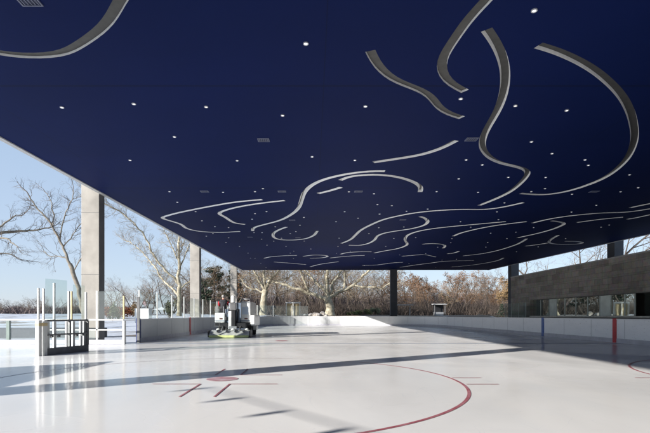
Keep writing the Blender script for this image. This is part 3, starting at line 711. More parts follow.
# pillars
def pillar(x0, x1, y0, y1, label, gz=-.1, top=None, m='concrete'):
    t = thing('concrete_pillar', label, 'pillar', ((x0 + x1) / 2, y0, gz), 0, 'tall pillars holding the canopy')
    cx = (x0 + x1) / 2; ym = (y0 + y1) / 2
    H = (top if top else zs(y0) + .55) - gz
    mb = MB(); mb.box(x0 - cx, x1 - cx, 0, y1 - y0, 0, H); mb.mi[3] = 1; mb.build('shaft', [M[m], M['shade_joint_concrete'] if m == 'concrete' else M[m]], t, bevel=.02)  # right-hand face of the pale pillars takes the painted shade
    mb = MB()
    for z in (3.1, 5.9):
        mb.box(x0 - cx - .003, x1 - cx + .003, -.003, y1 - y0 + .003, z - gz - .008, z - gz + .008)
    mb.build('form_joint', M['shade_joint_concrete'], t)
    return t
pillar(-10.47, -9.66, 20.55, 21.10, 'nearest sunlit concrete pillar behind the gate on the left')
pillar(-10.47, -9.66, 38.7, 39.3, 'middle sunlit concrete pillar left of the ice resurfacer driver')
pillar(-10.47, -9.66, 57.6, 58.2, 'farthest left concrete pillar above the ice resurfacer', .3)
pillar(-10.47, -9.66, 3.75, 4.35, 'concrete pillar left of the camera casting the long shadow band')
pillar(10.25, 11.12, 60.05, 60.75, 'dark shaded pillar at the far canopy edge right of centre', .9, zs(60) + .3, 'shaded_concrete')
pillar(23.52, 24.25, 35.5, 36.4, 'dark pillar rising behind the stone building on the right', m='shaded_concrete')
pillar(23.52, 24.45, 54.0, 54.9, 'dark pillar at the far end of the stone building', m='shaded_concrete')

# ------------------------------------------------------------------ boards
def path_len(P):
    s = [0]
    for i in range(1, len(P)): s.append(s[-1] + math.hypot(P[i][0] - P[i - 1][0], P[i][1] - P[i - 1][1]))
    return s
PS = path_len(PATH)
def at_s(s):
    for i in range(1, len(PS)):
        if s <= PS[i]:
            t = (s - PS[i - 1]) / (PS[i] - PS[i - 1]); a, b_ = Vector(PATH[i - 1]), Vector(PATH[i])
            d = (b_ - a).normalized(); return a.lerp(b_, t), d
    return Vector(PATH[-1]), (Vector(PATH[-1]) - Vector(PATH[-2])).normalized()
def frame_at(s):
    p, d = at_s(s); n = Vector((-d.y, d.x))
    return Matrix(((d.x, n.x, 0, p.x), (d.y, n.y, 0, p.y), (0, 0, 1, 0), (0, 0, 0, 1)))
boards = thing('rink_boards', 'low white dasher boards curving all around the far end of the rink', 'rink boards', (0, 0, 0))
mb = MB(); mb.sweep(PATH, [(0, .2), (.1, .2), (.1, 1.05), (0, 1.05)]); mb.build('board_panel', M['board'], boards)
mb = MB(); mb.sweep(PATH, [(-.018, .0), (.1, .0), (.1, .199), (-.018, .199)]); mb.build('kick_plate', M['kick'], boards)
mb = MB(); mb.sweep(PATH, [(-.02, 1.051), (.12, 1.051), (.12, 1.10), (-.02, 1.10)]); mb.build('top_rail', M['cap'], boards)
s = 2.44
while s < PS[-1] - 1:
    mb = MB(); mb.box(-.006, .006, -.004, .05, .21, 1.045, T=frame_at(s)); s += 2.44
    mb.build('panel_seam', M['seam'], boards)
def s_for(side, y):
    if side < 0: return y - 20.9
    return PS[-1] - (y - 3.0)
for nm, side, y, m, w in (('red_stripe', -1, 29.6, 'red', .15), ('red_stripe', 1, 20.95, 'red', .125), ('blue_stripe', 1, 27.5, 'blue', .13)):
    mb = MB(); mb.box(-w, w, -.030, .04, .005, 1.115, T=frame_at(s_for(side, y))); mb.build(nm, M[m], boards)
mb = MB(); mb.box(-.008, .06, -.06, .13, .0, 1.12, T=frame_at(0.0)); mb.build('end_cap', M['navy'], boards)
mb = MB(); mb.box(.06, .22, -.022, .11, .203, 1.05, T=frame_at(0.0)); mb.build('end_band', M['navy'], boards)
# shields above the left boards and round the far left corner
s = .2; send = (RYF - RR - 20.9) + RR * PI / 2 * .92; step = 2.44; k = 0
while s < send:
    mb = MB(); mb.box(-.03, .03, .03, .09, 1.10, 2.42, T=frame_at(s)); mb.build('shield_post', M['alu'], boards)
    s2 = min(s + step, send)
    a, da = at_s(s + .04); c, dc = at_s(s2 - .04)
    na = Vector((-da.y, da.x)) * .06; nc = Vector((-dc.y, dc.x)) * .06
    mb = MB(); mb.quad((a.x + na.x, a.y + na.y, 1.11), (c.x + nc.x, c.y + nc.y, 1.11), (c.x + nc.x, c.y + nc.y, 2.38), (a.x + na.x, a.y + na.y, 2.38))
    mb.build('shield_pane', M['glass'], boards)
    s = s2
# near boards out of the picture on the left, whose shadow falls on the ice
mb = MB(); nb = thing('rink_boards', 'near left run of white dasher boards beside the camera', 'rink boards', (0, 0, 0))
P2 = straight((-8.42, -13), (-8.42, 10.3))
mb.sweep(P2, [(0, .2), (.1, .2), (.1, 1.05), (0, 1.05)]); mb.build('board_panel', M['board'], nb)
mb = MB(); mb.sweep(P2, [(-.018, 0), (.1, 0), (.1, .199), (-.018, .199)]); mb.build('kick_plate', M['kick'], nb)
mb = MB(); mb.sweep(P2, [(-.02, 1.051), (.12, 1.051), (.12, 1.10), (-.02, 1.10)]); mb.build('top_rail', M['cap'], nb)

# ------------------------------------------------------------------ gate on the left
def gate():
    p0 = Vector((-8.44, 14.22)); p1 = Vector((-7.95, 16.05)); d = (p1 - p0); L = d.length; ang = math.atan2(d.y, d.x)
    t = thing('rink_gate', 'open rink gate with dark frame white posts and glass shields', 'gate', (p0.x, p0.y, 0), ang)
    def part(nm, boxes, m, bev=.006):
        mb = MB()
        for bx in boxes: mb.box(*bx)
        return mb.build(nm, M[m], t, bevel=bev)
    part('top_rail', [(.10, L, -.045, .045, 1.06, 1.12)], 'dark_metal')
    part('middle_rail', [(.10, L, -.04, .04, .615, .665)], 'dark_metal')
    part('bottom_panel', [(.10, L, -.05, .05, .0, .22)], 'dark_metal')
    part('centre_post', [(L * .56 - .035, L * .56 + .035, -.05, .05, .221, 1.059)], 'dark_metal')
    part('closing_post', [(L - .04, L + .01, -.052, .052, .221, 1.059)], 'dark_metal')
    for x in (-.02, -.22): part('hinge_post', [(x, x + .12, -.07, .07, 0, 1.11)], 'alu')
    for x in (-.02, -.22): part('post_band', [(x - .004, x + .124, -.074, .074, .93, 1.02)], 'yellow_edge', 0)
    for x in (.22, .48, 1.0, 1.28, 1.62, 1.78): part('rear_post', [(x, x + .10, .055, .12, .10, 1.055)], 'alu')
    for x, o in ((.30, .03), (.58, .03), (1.34, .03), (1.62, .03)):
        part('bracket', [(x, x + .09, -.03, .03, .55, .614)], 'dark_metal')
    for x in (.0, -.19): part('shield_post', [(x, x + .055, -.02, .035, 1.121, 2.10)], 'alu')
    for x, m in ((1.02, 'alu'), (1.14, 'yellow_edge'), (1.80, 'alu')): part('shield_post', [(x, x + .055, -.02, .035, 1.121, 2.07)], m)
    for x in (.42,): part('shield_post', [(x, x + .05, -.02, .05, 1.121, 2.30)], 'grey_metal')
    for a, c, h in ((.10, .98, 2.42), (1.24, 1.78, 2.30)):
        mb = MB(); mb.quad((a, .015, 1.125), (c, .015, 1.125), (c, .015, h), (a, .015, h)); mb.build('shield_pane', M['green_glass'], t)
    mb = MB(); mb.quad((.12, .2, .24), (L - .1, .2, .24), (L - .1, .2, 1.05), (.12, .2, 1.05)); mb.build('lower_pane', M['glass'], t)
gate()
# glazed barrier between the two ice sheets
def barrier():
    Y = 19.72
    t = thing('glazed_barrier', 'low pale railing with glass infill between gate and rink boards', 'barrier', (-8.2, Y, 0))
    def part(nm, boxes, m, bev=.005):
        mb = MB()
        for bx in boxes: mb.box(*bx)
        return mb.build(nm, M[m], t, bevel=bev)
    part('top_rail', [(-26, .0, -.04, .04, 1.03, 1.10)], 'alu')
    part('lower_rail', [(-3.2, -.02, -.03, .03, .60, .66)], 'alu')
    part('kick_board', [(-26, .0, -.035, .035, 0, .20)], 'kick')
    for x in (-5.0, -8.2, -11.4, -14.6): part('post', [(x - .07, x + .07, -.05, .05, .201, 1.029)], 'green_post')
    part('tall_post', [(-1.20, -1.12, -.03, .03, .201, 1.029), (-1.20, -1.12, -.03, .03, 1.101, 2.32)], 'alu')
    part('tall_post', [(-.04, .06, -.07, .09, 0, 1.02)], 'alu'); part('tall_post', [(-.03, .03, -.03, .03, 1.101, 2.10)], 'yellow_edge')
    part('tall_post', [(.14, .26, 1.10, 1.16, 0.0, 2.10)], 'dark_metal')
    for a, c in ((-4.9, -3.2), (-8.1, -5.1), (-11.3, -8.3), (-14.5, -11.5)):
        mb = MB(); mb.quad((a, 0, .22), (c, 0, .22), (c, 0, 1.02), (a, 0, 1.02)); mb.build('glass_infill', M['glass'], t)
    mb = MB(); mb.quad((-3.1, 0, .22), (-1.24, 0, .22), (-1.24, 0, .59), (-3.1, 0, .59)); mb.build('glass_infill', M['glass'], t)
    mb = MB(); mb.quad((-1.1, 0, 1.12), (-.06, 0, 1.12), (-.06, 0, 2.3), (-1.1, 0, 2.3)); mb.build('shield_pane', M['glass'], t)
barrier()
mb = MB(); mb.box(-46, -12.2, 26.5, 27.0, -.15, .52); tag(mb.build('shadow_band', M['slate'], bevel=.03), 'low dark band standing in for the shadow on the snow behind the left railing', 'wall')  # raised dark strip in place of the shadow lying on the snow

# ------------------------------------------------------------------ stone building on the right
def building():
    X, Y0, Y1, ZT, ZB = 20.0, 8.0, 46.0, 5.03, 2.68
    t = thing('stone_building', 'long low dark granite building with a ribbon of windows on the right', 'building', (X, Y1, 0))
    mb = MB()
    W = lambda *a: mb.box(a[0] - X, a[1] - X, a[2] - Y1, a[3] - Y1, a[4], a[5])
    W(X, 33, Y0, Y1, ZB, ZT)                      # upper wall band
    W(X, X + .6, 41.9, Y1, -.1, ZB - .003)        # solid end
    W(X + .6, 33, 45.4, Y1 - .002, -.1, ZB - .003)
    mb.build('stone_wall', M['stone'], t)
    mb = MB(); W(X - .02, 33.02, Y0, Y1 + .02, ZT + .002, ZT + .10); mb.build('coping', M['coping'], t)
    mb = MB(); W(X + 1.6, X + 1.8, Y0, 45.3, -.1, ZB - .004); W(X + .02, X + 1.6, Y0, 41.88, ZB - .05, ZB - .004); mb.build('recess_wall', M['recess'], t)
    mb = MB(); W(X + .02, X + .42, 10, 41.88, -.05, 1.10); mb.build('sill_wall', M['recess'], t)
    mb = MB(); W(X - .06, X + .44, 10, 41.88, 1.102, 1.20); mb.build('sill_reflection', M['sill'], t)  # pale colour holds the reflected strip of lit snow
    def y_of(px): return 455 * (X + .3) / (px - 313)
    edges = [(531, 541, 'win_clear'), (541, 549.5, 'win'), (549.5, 557, 'frost'), (557, 565, 'win'), (565, 576, 'win_clear'), (576, 588, 'win_clear'), (588, 600, 'win'), (600, 611, 'frost'), (611, 625, 'win_clear'), (625, 635, 'win_clear')]
    for a, c, m in edges:
        ya, yc = y_of(a), y_of(c)
        w = MB(); w.box(.29, .31, yc - Y1 + .03, ya - Y1 - .03, 1.205, ZB - .055)
        f = w.build('window', M[m], t)
        w = MB(); w.box(.26, .34, yc - Y1 - .03, yc - Y1 + .028, 1.203, ZB - .054); w.build('mullion', M['mullion'], t)
    ya = y_of(531); w = MB(); w.box(.26, .34, ya - Y1 - .028, ya - Y1 + .03, 1.203, ZB - .054); w.build('mullion', M['mullion'], t)
    yl = y_of(635)
    w = MB(); w.box(.9, .93, 10 - Y1, yl - Y1, .0, ZB - .06); w.build('window', M['win'], t, label='deeply recessed dark window at the near end')
    # screen in front of the wall end
    g = thing('glass_screen', 'low green glass screen before the far end of the granite wall', 'glass screen', (19.6, 41.9, 0))
    for k in range(4):
        w = MB(); w.box(-.025, .025, k * 1.5 - .025, k * 1.5 + .025, 0, 2.42); w.build('post', M['mullion'], g)
        if k < 3: w = MB(); w.quad((0, k * 1.5 + .03, .3), (0, k * 1.5 + 1.47, .3), (0, k * 1.5 + 1.47, 2.4), (0, k * 1.5 + .03, 2.4)); w.build('glass_pane', M['green_glass'], g)
building()

# ------------------------------------------------------------------ ice resurfacer
def resurfacer():
    t = thing('ice_resurfacer', 'white ice resurfacer seen from behind with driver and conditioner sled', 'ice resurfacer', (-4.62, 26.0, .0), math.radians(1))
    def part(nm, boxes, m, bev=.02, par=None):
        mb = MB()
        for bx in boxes: mb.box(*bx)
        return mb.build(nm, M[m], par or t, bevel=bev)
    part('chassis', [(-.85, .80, .55, 3.75, .50, .80)], 'black')
    part('operator_body', [(-1.14, -.55, .75, 2.7, .82, 1.40)], 'white', .05)
    part('bumper', [(-1.10, .95, .60, .72, .66, .80)], 'black')
    part('rear_panel', [(-.54, .30, .85, 1.0, .82, 1.62)], 'steel_blue', .03)
    part('snow_tank', [(-.50, .33, 1.75, 3.9, .82, 2.02), ], 'steel_blue', .05)
    tk = part('side_tank', [(.34, .93, 1.0, 3.9, .82, 2.08)], 'white', .06)
    part('tank_lip', [(.36, .91, .985, 1.03, 1.98, 2.05)], 'grey_metal', 0, tk)
    part('tank_window', [(.42, .80, .990, 1.01, 1.30, 1.75)], 'white_cool', 0, tk)
    part('fender', [(.94, 1.20, .85, 3.8, .62, 1.27)], 'white', .05)
    part('fender_skirt', [(.96, 1.17, 2.1, 3.0, .34, .62)], 'white', .03)
    part('fender', [(-1.16, -.90, 2.72, 3.8, .62, 1.25)], 'white', .05)
    for x in (-.86, .62): part('tail_lamp', [(x, x + .17, .735, .752, 1.02, 1.09)], 'tail', 0) if x < 0 else part('tail_lamp', [(x - .05, x + .14, .985, .999, 1.02, 1.09)], 'tail', 0)
    # vertical conveyor
    c = part('vertical_conveyor', [(-.30, -.12, .48, .78, .42, 1.50)], 'white', .03)
    part('conveyor_head', [(-.16, .06, .50, .95, 1.98, 2.42)], 'white', .08, c)
    part('conveyor_chute', [(-.115, .10, .46, .80, .42, 1.55)], 'black', .02, c)
    part('conveyor_neck', [(-.24, .14, .52, .84, 1.552, 1.978)], 'dark_metal', .03, c)
    part('conveyor_bracket', [(-.33, .22, .62, .84, 1.53, 1.60)], 'dark_metal', .0, c)
    mb = MB(); mb.tube([(.17, .7, .85), (.24, .62, 1.4), (.22, .66, 1.98)], .035, 8); mb.build('hydraulic_hose', M['black'], t, True)
    mb = MB(); mb.tube([(-.42, .7, .85), (-.40, .60, 1.3), (-.22, .62, 1.7)], .03, 8); mb.build('hydraulic_hose', M['black'], t, True)
    # conditioner sled
    mb = MB(); prof = [(-.42, .10), (-.42, .16), (-.10, .36), (.52, .40), (.52, .06), (-.30, .06)]
    k0 = 0
    for x in (-1.25, 1.02):
        for y, z in prof: mb.v.append((x, y, z))
    n = len(prof)
    for j in range(n): mb.f.append((j, (j + 1) % n, n + (j + 1) % n, n + j)); mb.mi.append(0)
    mb.f.append(tuple(range(n))[::-1]); mb.f.append(tuple(range(n, 2 * n))); mb.mi += [0, 0]
    sl = mb.build('conditioner', M['sled'], t, bevel=.015)
    part('side_plate', [(-1.31, -1.255, -.40, .6, .02, .40)], 'black', .01, sl)
    part('side_plate', [(1.025, 1.08, -.40, .6, .02, .40)], 'black', .01, sl)
    for x in (-.85, -.35, .15, .62): part('stiffener', [(x, x + .05, -.38, .50, .30, .43)], 'grey_metal', .01, sl)
    part('squeegee', [(-1.22, 1.0, -.56, -.425, .012, .13)], 'towel', .02, sl)
    for x in (-.62, .40):
        mb = MB(); mb.tube([(x, .05, .36), (x, .62, .62), (x, .80, .70)], [.045, .045, .045], 8); mb.build('lift_arm', M['dark_metal'], t, True)
    for x in (-.95, -.10, .70):
        mb = MB(); mb.tube([(x, .30, .42), (x + .12, .30, .46), (x + .18, .32, .42)], .05, 8); mb.build('water_pipe', M['white'], t, True)
    for x in (-.84, .86):
        for y in (1.25, 3.15):
            w = MB(); n = 24
            prof = [(.20, -.13), (.34, -.145), (.385, -.10), (.385, .10), (.34, .145), (.20, .13)]
            for i in range(n):
                a = 2 * PI * i / n
                for r, xx in prof: w.v.append((x + xx, y + r * math.cos(a), .39 + r * math.sin(a)))
            m_ = len(prof)
            for i in range(n):
                for j in range(m_):
                    A = i * m_ + j; B = i * m_ + (j + 1) % m_; A2 = ((i + 1) % n) * m_ + j; B2 = ((i + 1) % n) * m_ + (j + 1) % m_
                    w.f.append((A, B, B2, A2)); w.mi.append(0)
            wh = bpy.data.objects.new('wheel', w.mesh('wheel', M['rubber'])); C.objects.link(wh); wh.parent = t
            r_ = MB(); r_.tube([(x - .10, y, .39), (x + .10, y, .39)], .20, 16); r_.build('rim', M['white'], wh)
    part('hose_reel', [(-.52, -.42, .70, .84, .95, 1.18)], 'black', .03)
    for x in (-1.10, -.62): part('grab_rail', [(x - .015, x + .015, .74, .77, 1.40, 1.78)], 'grey_metal', .005)
    part('body_stripe', [(-1.12, -.57, .742, .7495, .90, .95)], 'steel_blue', 0)
    part('body_stripe', [(.36, .91, .990, .9985, .90, .96)], 'steel_blue', 0)
    part('step', [(-1.10, -.62, .45, .72, .60, .64)], 'dark_metal', .01)
    part('blade_box', [(-.30, .20, .40, .47, .44, .62)], 'grey_metal', .02)
    # operator station
    s_ = part('seat', [(-1.10, -.60, 1.62, 2.08, 1.36, 1.50)], 'black', .04)
    part('seat_back', [(-1.07, -.63, 1.50, 1.60, 1.44, 1.66)], 'black', .05, s_)
    mb = MB(); mb.tube([(-.85, 2.95, 1.38), (-.85, 2.62, 1.86)], .03, 8); co = mb.build('steering_column', M['black'], t, True)
    mb = MB(); k = 20; mb.tube([(-.85 + .19 * math.cos(2 * PI * i / k), 2.60 + .09 * math.sin(2 * PI * i / k), 1.89 + .165 * math.sin(2 * PI * i / k)) for i in range(k + 1)], .016, 6); mb.build('steering_wheel', M['rubber'], co, True)
    part('foot_deck', [(-1.12, -.56, 2.71, 3.4, .83, .95)], 'black')
    mb = MB(); mb.tube([(.40, 1.05, 2.09), (.40, 1.05, 2.22), (.88, 1.05, 2.22), (.88, 1.05, 2.09)], .018, 6); mb.build('tank_handle', M['grey_metal'], t, True)
resurfacer()

# ------------------------------------------------------------------ people
def skin_mesh(name, nodes, edges, m, parent=None, sub=2):
    me = bpy.data.meshes.new(name); me.from_pydata([n[0] for n in nodes], edges, [])
    o = bpy.data.objects.new(name, me); C.objects.link(o)
    mod = o.modifiers.new('skin', 'SKIN'); mod.use_smooth_shade = True
    for i, n in enumerate(nodes):
        r = n[1]; sv = me.skin_vertices[0].data[i]; sv.radius = (r, r) if not hasattr(r, '__len__') else r
        sv.use_root = (i == 0)
    ss = o.modifiers.new('sub', 'SUBSURF'); ss.levels = sub; ss.render_levels = sub
    dg = bpy.context.evaluated_depsgraph_get(); dg.update()
    me2 = bpy.data.meshes.new_from_object(o.evaluated_get(dg)); o.modifiers.clear(); o.data = me2
    me2.materials.clear(); me2.materials.append(m); me2.polygons.foreach_set('use_smooth', [True] * len(me2.polygons))
    if parent: o.parent = parent
    return o
def chain(nodes, edges, start, pts):
    k = start
    for p in pts:
        nodes.append(p); edges.append((k, len(nodes) - 1)); k = len(nodes) - 1
    return k
def hand(nodes, edges, wrist, fwd, side, up):
    f = Vector(fwd).normalized(); s = Vector(side).normalized(); u = Vector(up).normalized(); w = Vector(nodes[wrist][0])
    palm = chain(nodes, edges, wrist, [(tuple(w + f * .05), (.034, .018))])
    for j, (o, ln) in enumerate(((-.03, .075), (-.010, .085), (.011, .080), (.031, .062))):
        b0 = w + f * .09 + s * o
        chain(nodes, edges, palm, [(tuple(b0), .010), (tuple(b0 + f * ln * .5 - u * .012), .0085), (tuple(b0 + f * ln * .8 - u * .045), .007)])
    chain(nodes, edges, palm, [(tuple(w + f * .055 - s * .05), .011), (tuple(w + f * .095 - s * .062 - u * .02), .009)])
def person_body(name, j, parent, m):
    """one continuous body: pelvis, spine, head with nose, ears and chin, arms with hands, legs with feet"""
    N = [(j['pelvis'], (.15, .11))]; E = []
    ch = chain(N, E, 0, [(j['waist'], (.13, .10)), (j['chest'], (.16, .11))])
    nk = chain(N, E, ch, [(j['neck'], .055)])
    hd = chain(N, E, nk, [(j['jaw'], (.062, .070)), (j['eye'], (.074, .090)), (j['crown'], (.055, .065))])
    F = Vector(j['face']).normalized(); R = F.cross(Vector((0, 0, 1))).normalized(); e = Vector(j['eye'])
    eye_i = hd - 1
    chain(N, E, eye_i, [(tuple(e + F * .098 - Vector((0, 0, .03))), .012)])
    for s in (-1, 1): chain(N, E, eye_i, [(tuple(e + R * (.082 * s) - Vector((0, 0, .015))), .014)])
    chain(N, E, hd - 2, [(tuple(Vector(j['jaw']) + F * .072 - Vector((0, 0, .03))), .022)])
    for s in ('l', 'r'):
        a = chain(N, E, ch, [(j['shoulder_' + s], .062), (j['elbow_' + s], .046), (j['wrist_' + s], .028)])
        fw = Vector(j['wrist_' + s]) - Vector(j['elbow_' + s]); fw.normalize()
        sd = fw.cross(Vector((0, 0, 1))); sd = sd if sd.length > .2 else Vector((0, 1, 0)); sd.normalize()
        hand(N, E, a, fw, sd * (1 if s == 'l' else -1), sd.cross(fw))
    for s in ('l', 'r'):
        chain(N, E, 0, [(j['hip_' + s], .088), (j['knee_' + s], .062), (j['ankle_' + s], .042), (j['toe_' + s], .036)])
    return skin_mesh(name, N, E, m, parent)
def clothes(name, nodes, edges, m, parent): return skin_mesh(name, nodes, edges, m, parent)
def dress(j, t, jm, sm, tm, hair, long=False, cap=False):
    bd = person_body('body', j, t, M['skin'])
    bd.data.materials.append(M[jm]); ws = [Vector(j['wrist_l']), Vector(j['wrist_r'])]
    for p in bd.data.polygons:      # the body is clothed everywhere but head and hands
        c = p.center
        if c.z < j['neck'][2] + .01 and min((c - w_).length for w_ in ws) > .15: p.material_index = 1
    k = 1.22
    N = [(j['waist'], (.165, .135))]; E = []
    c = chain(N, E, 0, [(j['chest'], (.19, .145)), (tuple(Vector(j['neck']) - Vector((0, 0, .06))), .115), (tuple(Vector(j['neck']) + Vector((0, 0, .03))), .088)])
    for s in ('l', 'r'): chain(N, E, 2, [(tuple(Vector(j['shoulder_' + s]) + Vector((0, 0, .01))), .095)])
    hem = tuple(Vector(j['pelvis']) + Vector((0, 0, -.03))); h = chain(N, E, 0, [(hem, (.19, .15))])
    if long:
        mid = (Vector(j['knee_l']) + Vector(j['knee_r'])) / 2; chain(N, E, h, [(tuple(mid + Vector((0, 0, .05))), (.22, .17))])
    if True:
        for s in ('l', 'r'): chain(N, E, 1, [(j['shoulder_' + s], .092), (j['elbow_' + s], .070), (tuple(Vector(j['wrist_' + s]).lerp(Vector(j['elbow_' + s]), .12)), .046)])
    clothes('jacket', N, E, M[jm], t)
    if sm != jm:
        for s in ('l', 'r'):
            N = [(tuple(Vector(j['shoulder_' + s]) + Vector((0, 0, .012))), .106)]; E = []
            chain(N, E, 0, [(j['elbow_' + s], .080), (tuple(Vector(j['wrist_' + s]).lerp(Vector(j['elbow_' + s]), .12)), .056)])
            clothes('sleeve', N, E, M[sm], t)
        N = [(tuple(Vector(j['neck']) + Vector((0, 0, -.02))), .112), (tuple(Vector(j['neck']) + Vector((0, 0, .05))), .098)]
        clothes('collar', N, [(0, 1)], M[sm], t)
    N = [(j['pelvis'], (.165, .13))]; E = []
    for s in ('l', 'r'): chain(N, E, 0, [(j['hip_' + s], .105), (j['knee_' + s], .080), (tuple(Vector(j['ankle_' + s]) + Vector((0, 0, .02))), .062)])
    clothes('trousers', N, E, M[tm], t)
    for s in ('l', 'r'):
        N = [(tuple(Vector(j['ankle_' + s])), .056), (tuple(Vector(j['ankle_' + s]).lerp(Vector(j['toe_' + s]), .6)), .052), (j['toe_' + s], .042)]
        clothes('shoe', N, [(0, 1), (1, 2)], M['rubber'], t)
    F = Vector(j['face']).normalized(); e = Vector(j['eye'])
    mb = MB(); mb.sphere(e + Vector((0, 0, .045)) - F * .022, (.098, .112, .095), 14, 10)
    mb.build('hair', M[hair], t, True)
# driver, seated and facing away towards the front of the machine
dt = thing('person', 'driver in black jacket with red sleeves sitting on the ice resurfacer', 'person', (-5.48, 27.78, 1.46)); dt.scale = (1.1, 1.1, 1.1)
J = dict(pelvis=(0, 0, .10), waist=(0, .02, .28), chest=(0, .03, .50), neck=(0, .04, .67), jaw=(0, .06, .74), eye=(0, .07, .82), crown=(0, .06, .91), face=(.25, 1, 0),
         shoulder_l=(-.20, .04, .59), elbow_l=(-.27, .20, .36), wrist_l=(-.13, .62, .42), shoulder_r=(.20, .04, .59), elbow_r=(.28, .20, .36), wrist_r=(.17, .62, .43),
         hip_l=(-.09, .02, .06), knee_l=(-.12, .46, .06), ankle_l=(-.12, .62, -.38), toe_l=(-.12, .82, -.44), hip_r=(.09, .02, .06), knee_r=(.12, .46, .06), ankle_r=(.12, .62, -.38), toe_r=(.12, .82, -.44))
dress(J, dt, 'coat_black', 'coat_red', 'jeans', 'hair')
pt = thing('person', 'person in long dark coat standing on the terrace behind the far left boards', 'person', (-5.35, 61.5, hill(-5.35, 61.5)))
J = dict(pelvis=(0, 0, .98), waist=(0, 0, 1.14), chest=(0, 0, 1.36), neck=(0, -.01, 1.54), jaw=(0, -.025, 1.62), eye=(0, -.03, 1.70), crown=(0, -.01, 1.80), face=(.2, -1, 0),
         shoulder_l=(-.21, 0, 1.46), elbow_l=(-.29, .03, 1.18), wrist_l=(-.27, -.10, .94), shoulder_r=(.21, 0, 1.46), elbow_r=(.29, .03, 1.18), wrist_r=(.27, -.10, .94),
         hip_l=(-.09, 0, .92), knee_l=(-.11, -.03, .50), ankle_l=(-.12, .02, .09), toe_l=(-.14, -.16, .04), hip_r=(.09, 0, .92), knee_r=(.11, -.02, .50), ankle_r=(.12, .02, .09), toe_r=(.14, -.16, .04))
dress(J, pt, 'coat_blue', 'coat_blue', 'jeans', 'hair', long=True)

# ------------------------------------------------------------------ trees
def limb_dirs(rng, t, ang):
    t = t.normalized(); o = t.orthogonal().normalized(); q = Quaternion(t, rng.uniform(0, 2 * PI))
    return (Quaternion(q @ o, ang) @ t).normalized()
def grow(tm, cm, rng, p, d, L, r, lev, maxlev, kids, up=.12, wob=.22, spread=(.5, 1.0), shrink=.62, tiplev=2):
    n = 4 if lev < maxlev else 3
    pts = [p]; rad = [r]; cur = Vector(p); dd = Vector(d).normalized()
    for i in range(n):
        dd = (dd + Vector((rng.gauss(0, wob), rng.gauss(0, wob), rng.gauss(0, wob) + up * (1 if lev else .3)))).normalized()
        cur = cur + dd * (L / n); pts.append(cur.copy()); rad.append(max(.004, r * (1 - .72 * (i + 1) / n)))
    (tm if lev < tiplev else cm).tube(pts, rad, 5 if lev < 1 else 4 if lev < tiplev else 3, cap=False)
    if lev >= maxlev: return
    for i in range(kids[lev]):
        t = (i + .6 + rng.uniform(-.3, .3)) / kids[lev]; t = (.28 + .72 * t) if lev == 0 else (.15 + .85 * t); t = min(.98, t)
        x = t * n; a = int(x); a = min(a, n - 1); q = Vector(pts[a]).lerp(Vector(pts[a + 1]), x - a)
        tang = Vector(pts[a + 1]) - Vector(pts[a])
        nd = limb_dirs(rng, tang, rng.uniform(*spread))
        rr = r * (1 - .72 * t)
        grow(tm, cm, rng, q, nd, L * shrink * rng.uniform(.7, 1.15) * (1.1 - .45 * t), max(.004, rr * .62), lev + 1, maxlev, kids, up, wob, spread, shrink, tiplev)
def crafted(data, label, seed, tname, bark, twig, twigs=(7, 6, 5), tl=2.0, group=None, droop=.05, tr=.035):
    base, limbs = data; rng = random.Random(seed)
    t = thing(tname, label, 'tree', base)
    tm, cm = MB(), MB()
    for li, (r0, r1, P) in enumerate(limbs):
        n = len(P); yo = 0 if li == 0 else rng.uniform(-1, 1); acc = 0; pts = []
        for i, (x, z) in enumerate(P):
            ln = abs(P[i][0] - P[i - 1][0]) + abs(P[i][1] - P[i - 1][1]) if i else 0
            acc += ln; pts.append(Vector((x, yo * acc * .35, z)))
        # refine with small wobble
        Q = []; RR = []
        for i in range(n - 1):
            for k in range(3):
                u = k / 3; q = pts[i].lerp(pts[i + 1], u); j = .045 * (pts[i + 1] - pts[i]).length if k else 0
                q += Vector((rng.gauss(0, j), rng.gauss(0, j), rng.gauss(0, j))); Q.append(q); f = (i + u) / (n - 1); RR.append(r0 + (r1 - r0) * f ** .8)
        Q.append(pts[-1]); RR.append(r1)
        if li == 0: RR[0] *= 1.35
        tm.tube(Q, RR, 10 if r0 > .25 else 7, cap=False)
        if li == 0: continue
        m_ = len(Q); tot = max(4, int(acc * twigs[0] / 3.2))
        for i in range(tot):
            f = .12 + .88 * (i + rng.random()) / tot; x = f * (m_ - 1); a = min(int(x), m_ - 2)
            q = Q[a].lerp(Q[a + 1], x - a); tang = Q[a + 1] - Q[a]
            nd = limb_dirs(rng, tang, rng.uniform(.45, 1.15)); nd.z += .15; nd.normalize()
            grow(tm, cm, rng, q, nd, tl * rng.uniform(.5, 1.25), min(tr, RR[a] * .6), 0, 2, (twigs[1], twigs[2]), up=droop, wob=.26, spread=(.35, .9), shrink=.6, tiplev=0)
        grow(tm, cm, rng, Q[-1], Q[-1] - Q[-2], tl * 1.2, r1, 0, 2, (twigs[1] + 2, twigs[2]), up=droop, wob=.2, spread=(.35, .8), shrink=.62, tiplev=0)
    tm.build('trunk', bark, t, True); cm.build('crown', twig, t)
    return t
crafted(PLANE_CENTRE, 'great cream barked plane tree with spreading limbs beyond the far boards', 3, 'plane_tree', M['bark_pale'], M['bark_twig'], (9, 6, 5), 2.3, tr=.045)
crafted(PLANE_SECOND, 'slimmer cream barked plane tree right of the ice resurfacer', 5, 'plane_tree', M['bark_pale'], M['bark_twig'], (9, 6, 5), 2.0, tr=.04)
PLANE_LEFT = (PLANE_LEFT[0], [(a * .78, c * .8, p) for a, c, p in PLANE_LEFT[1]])
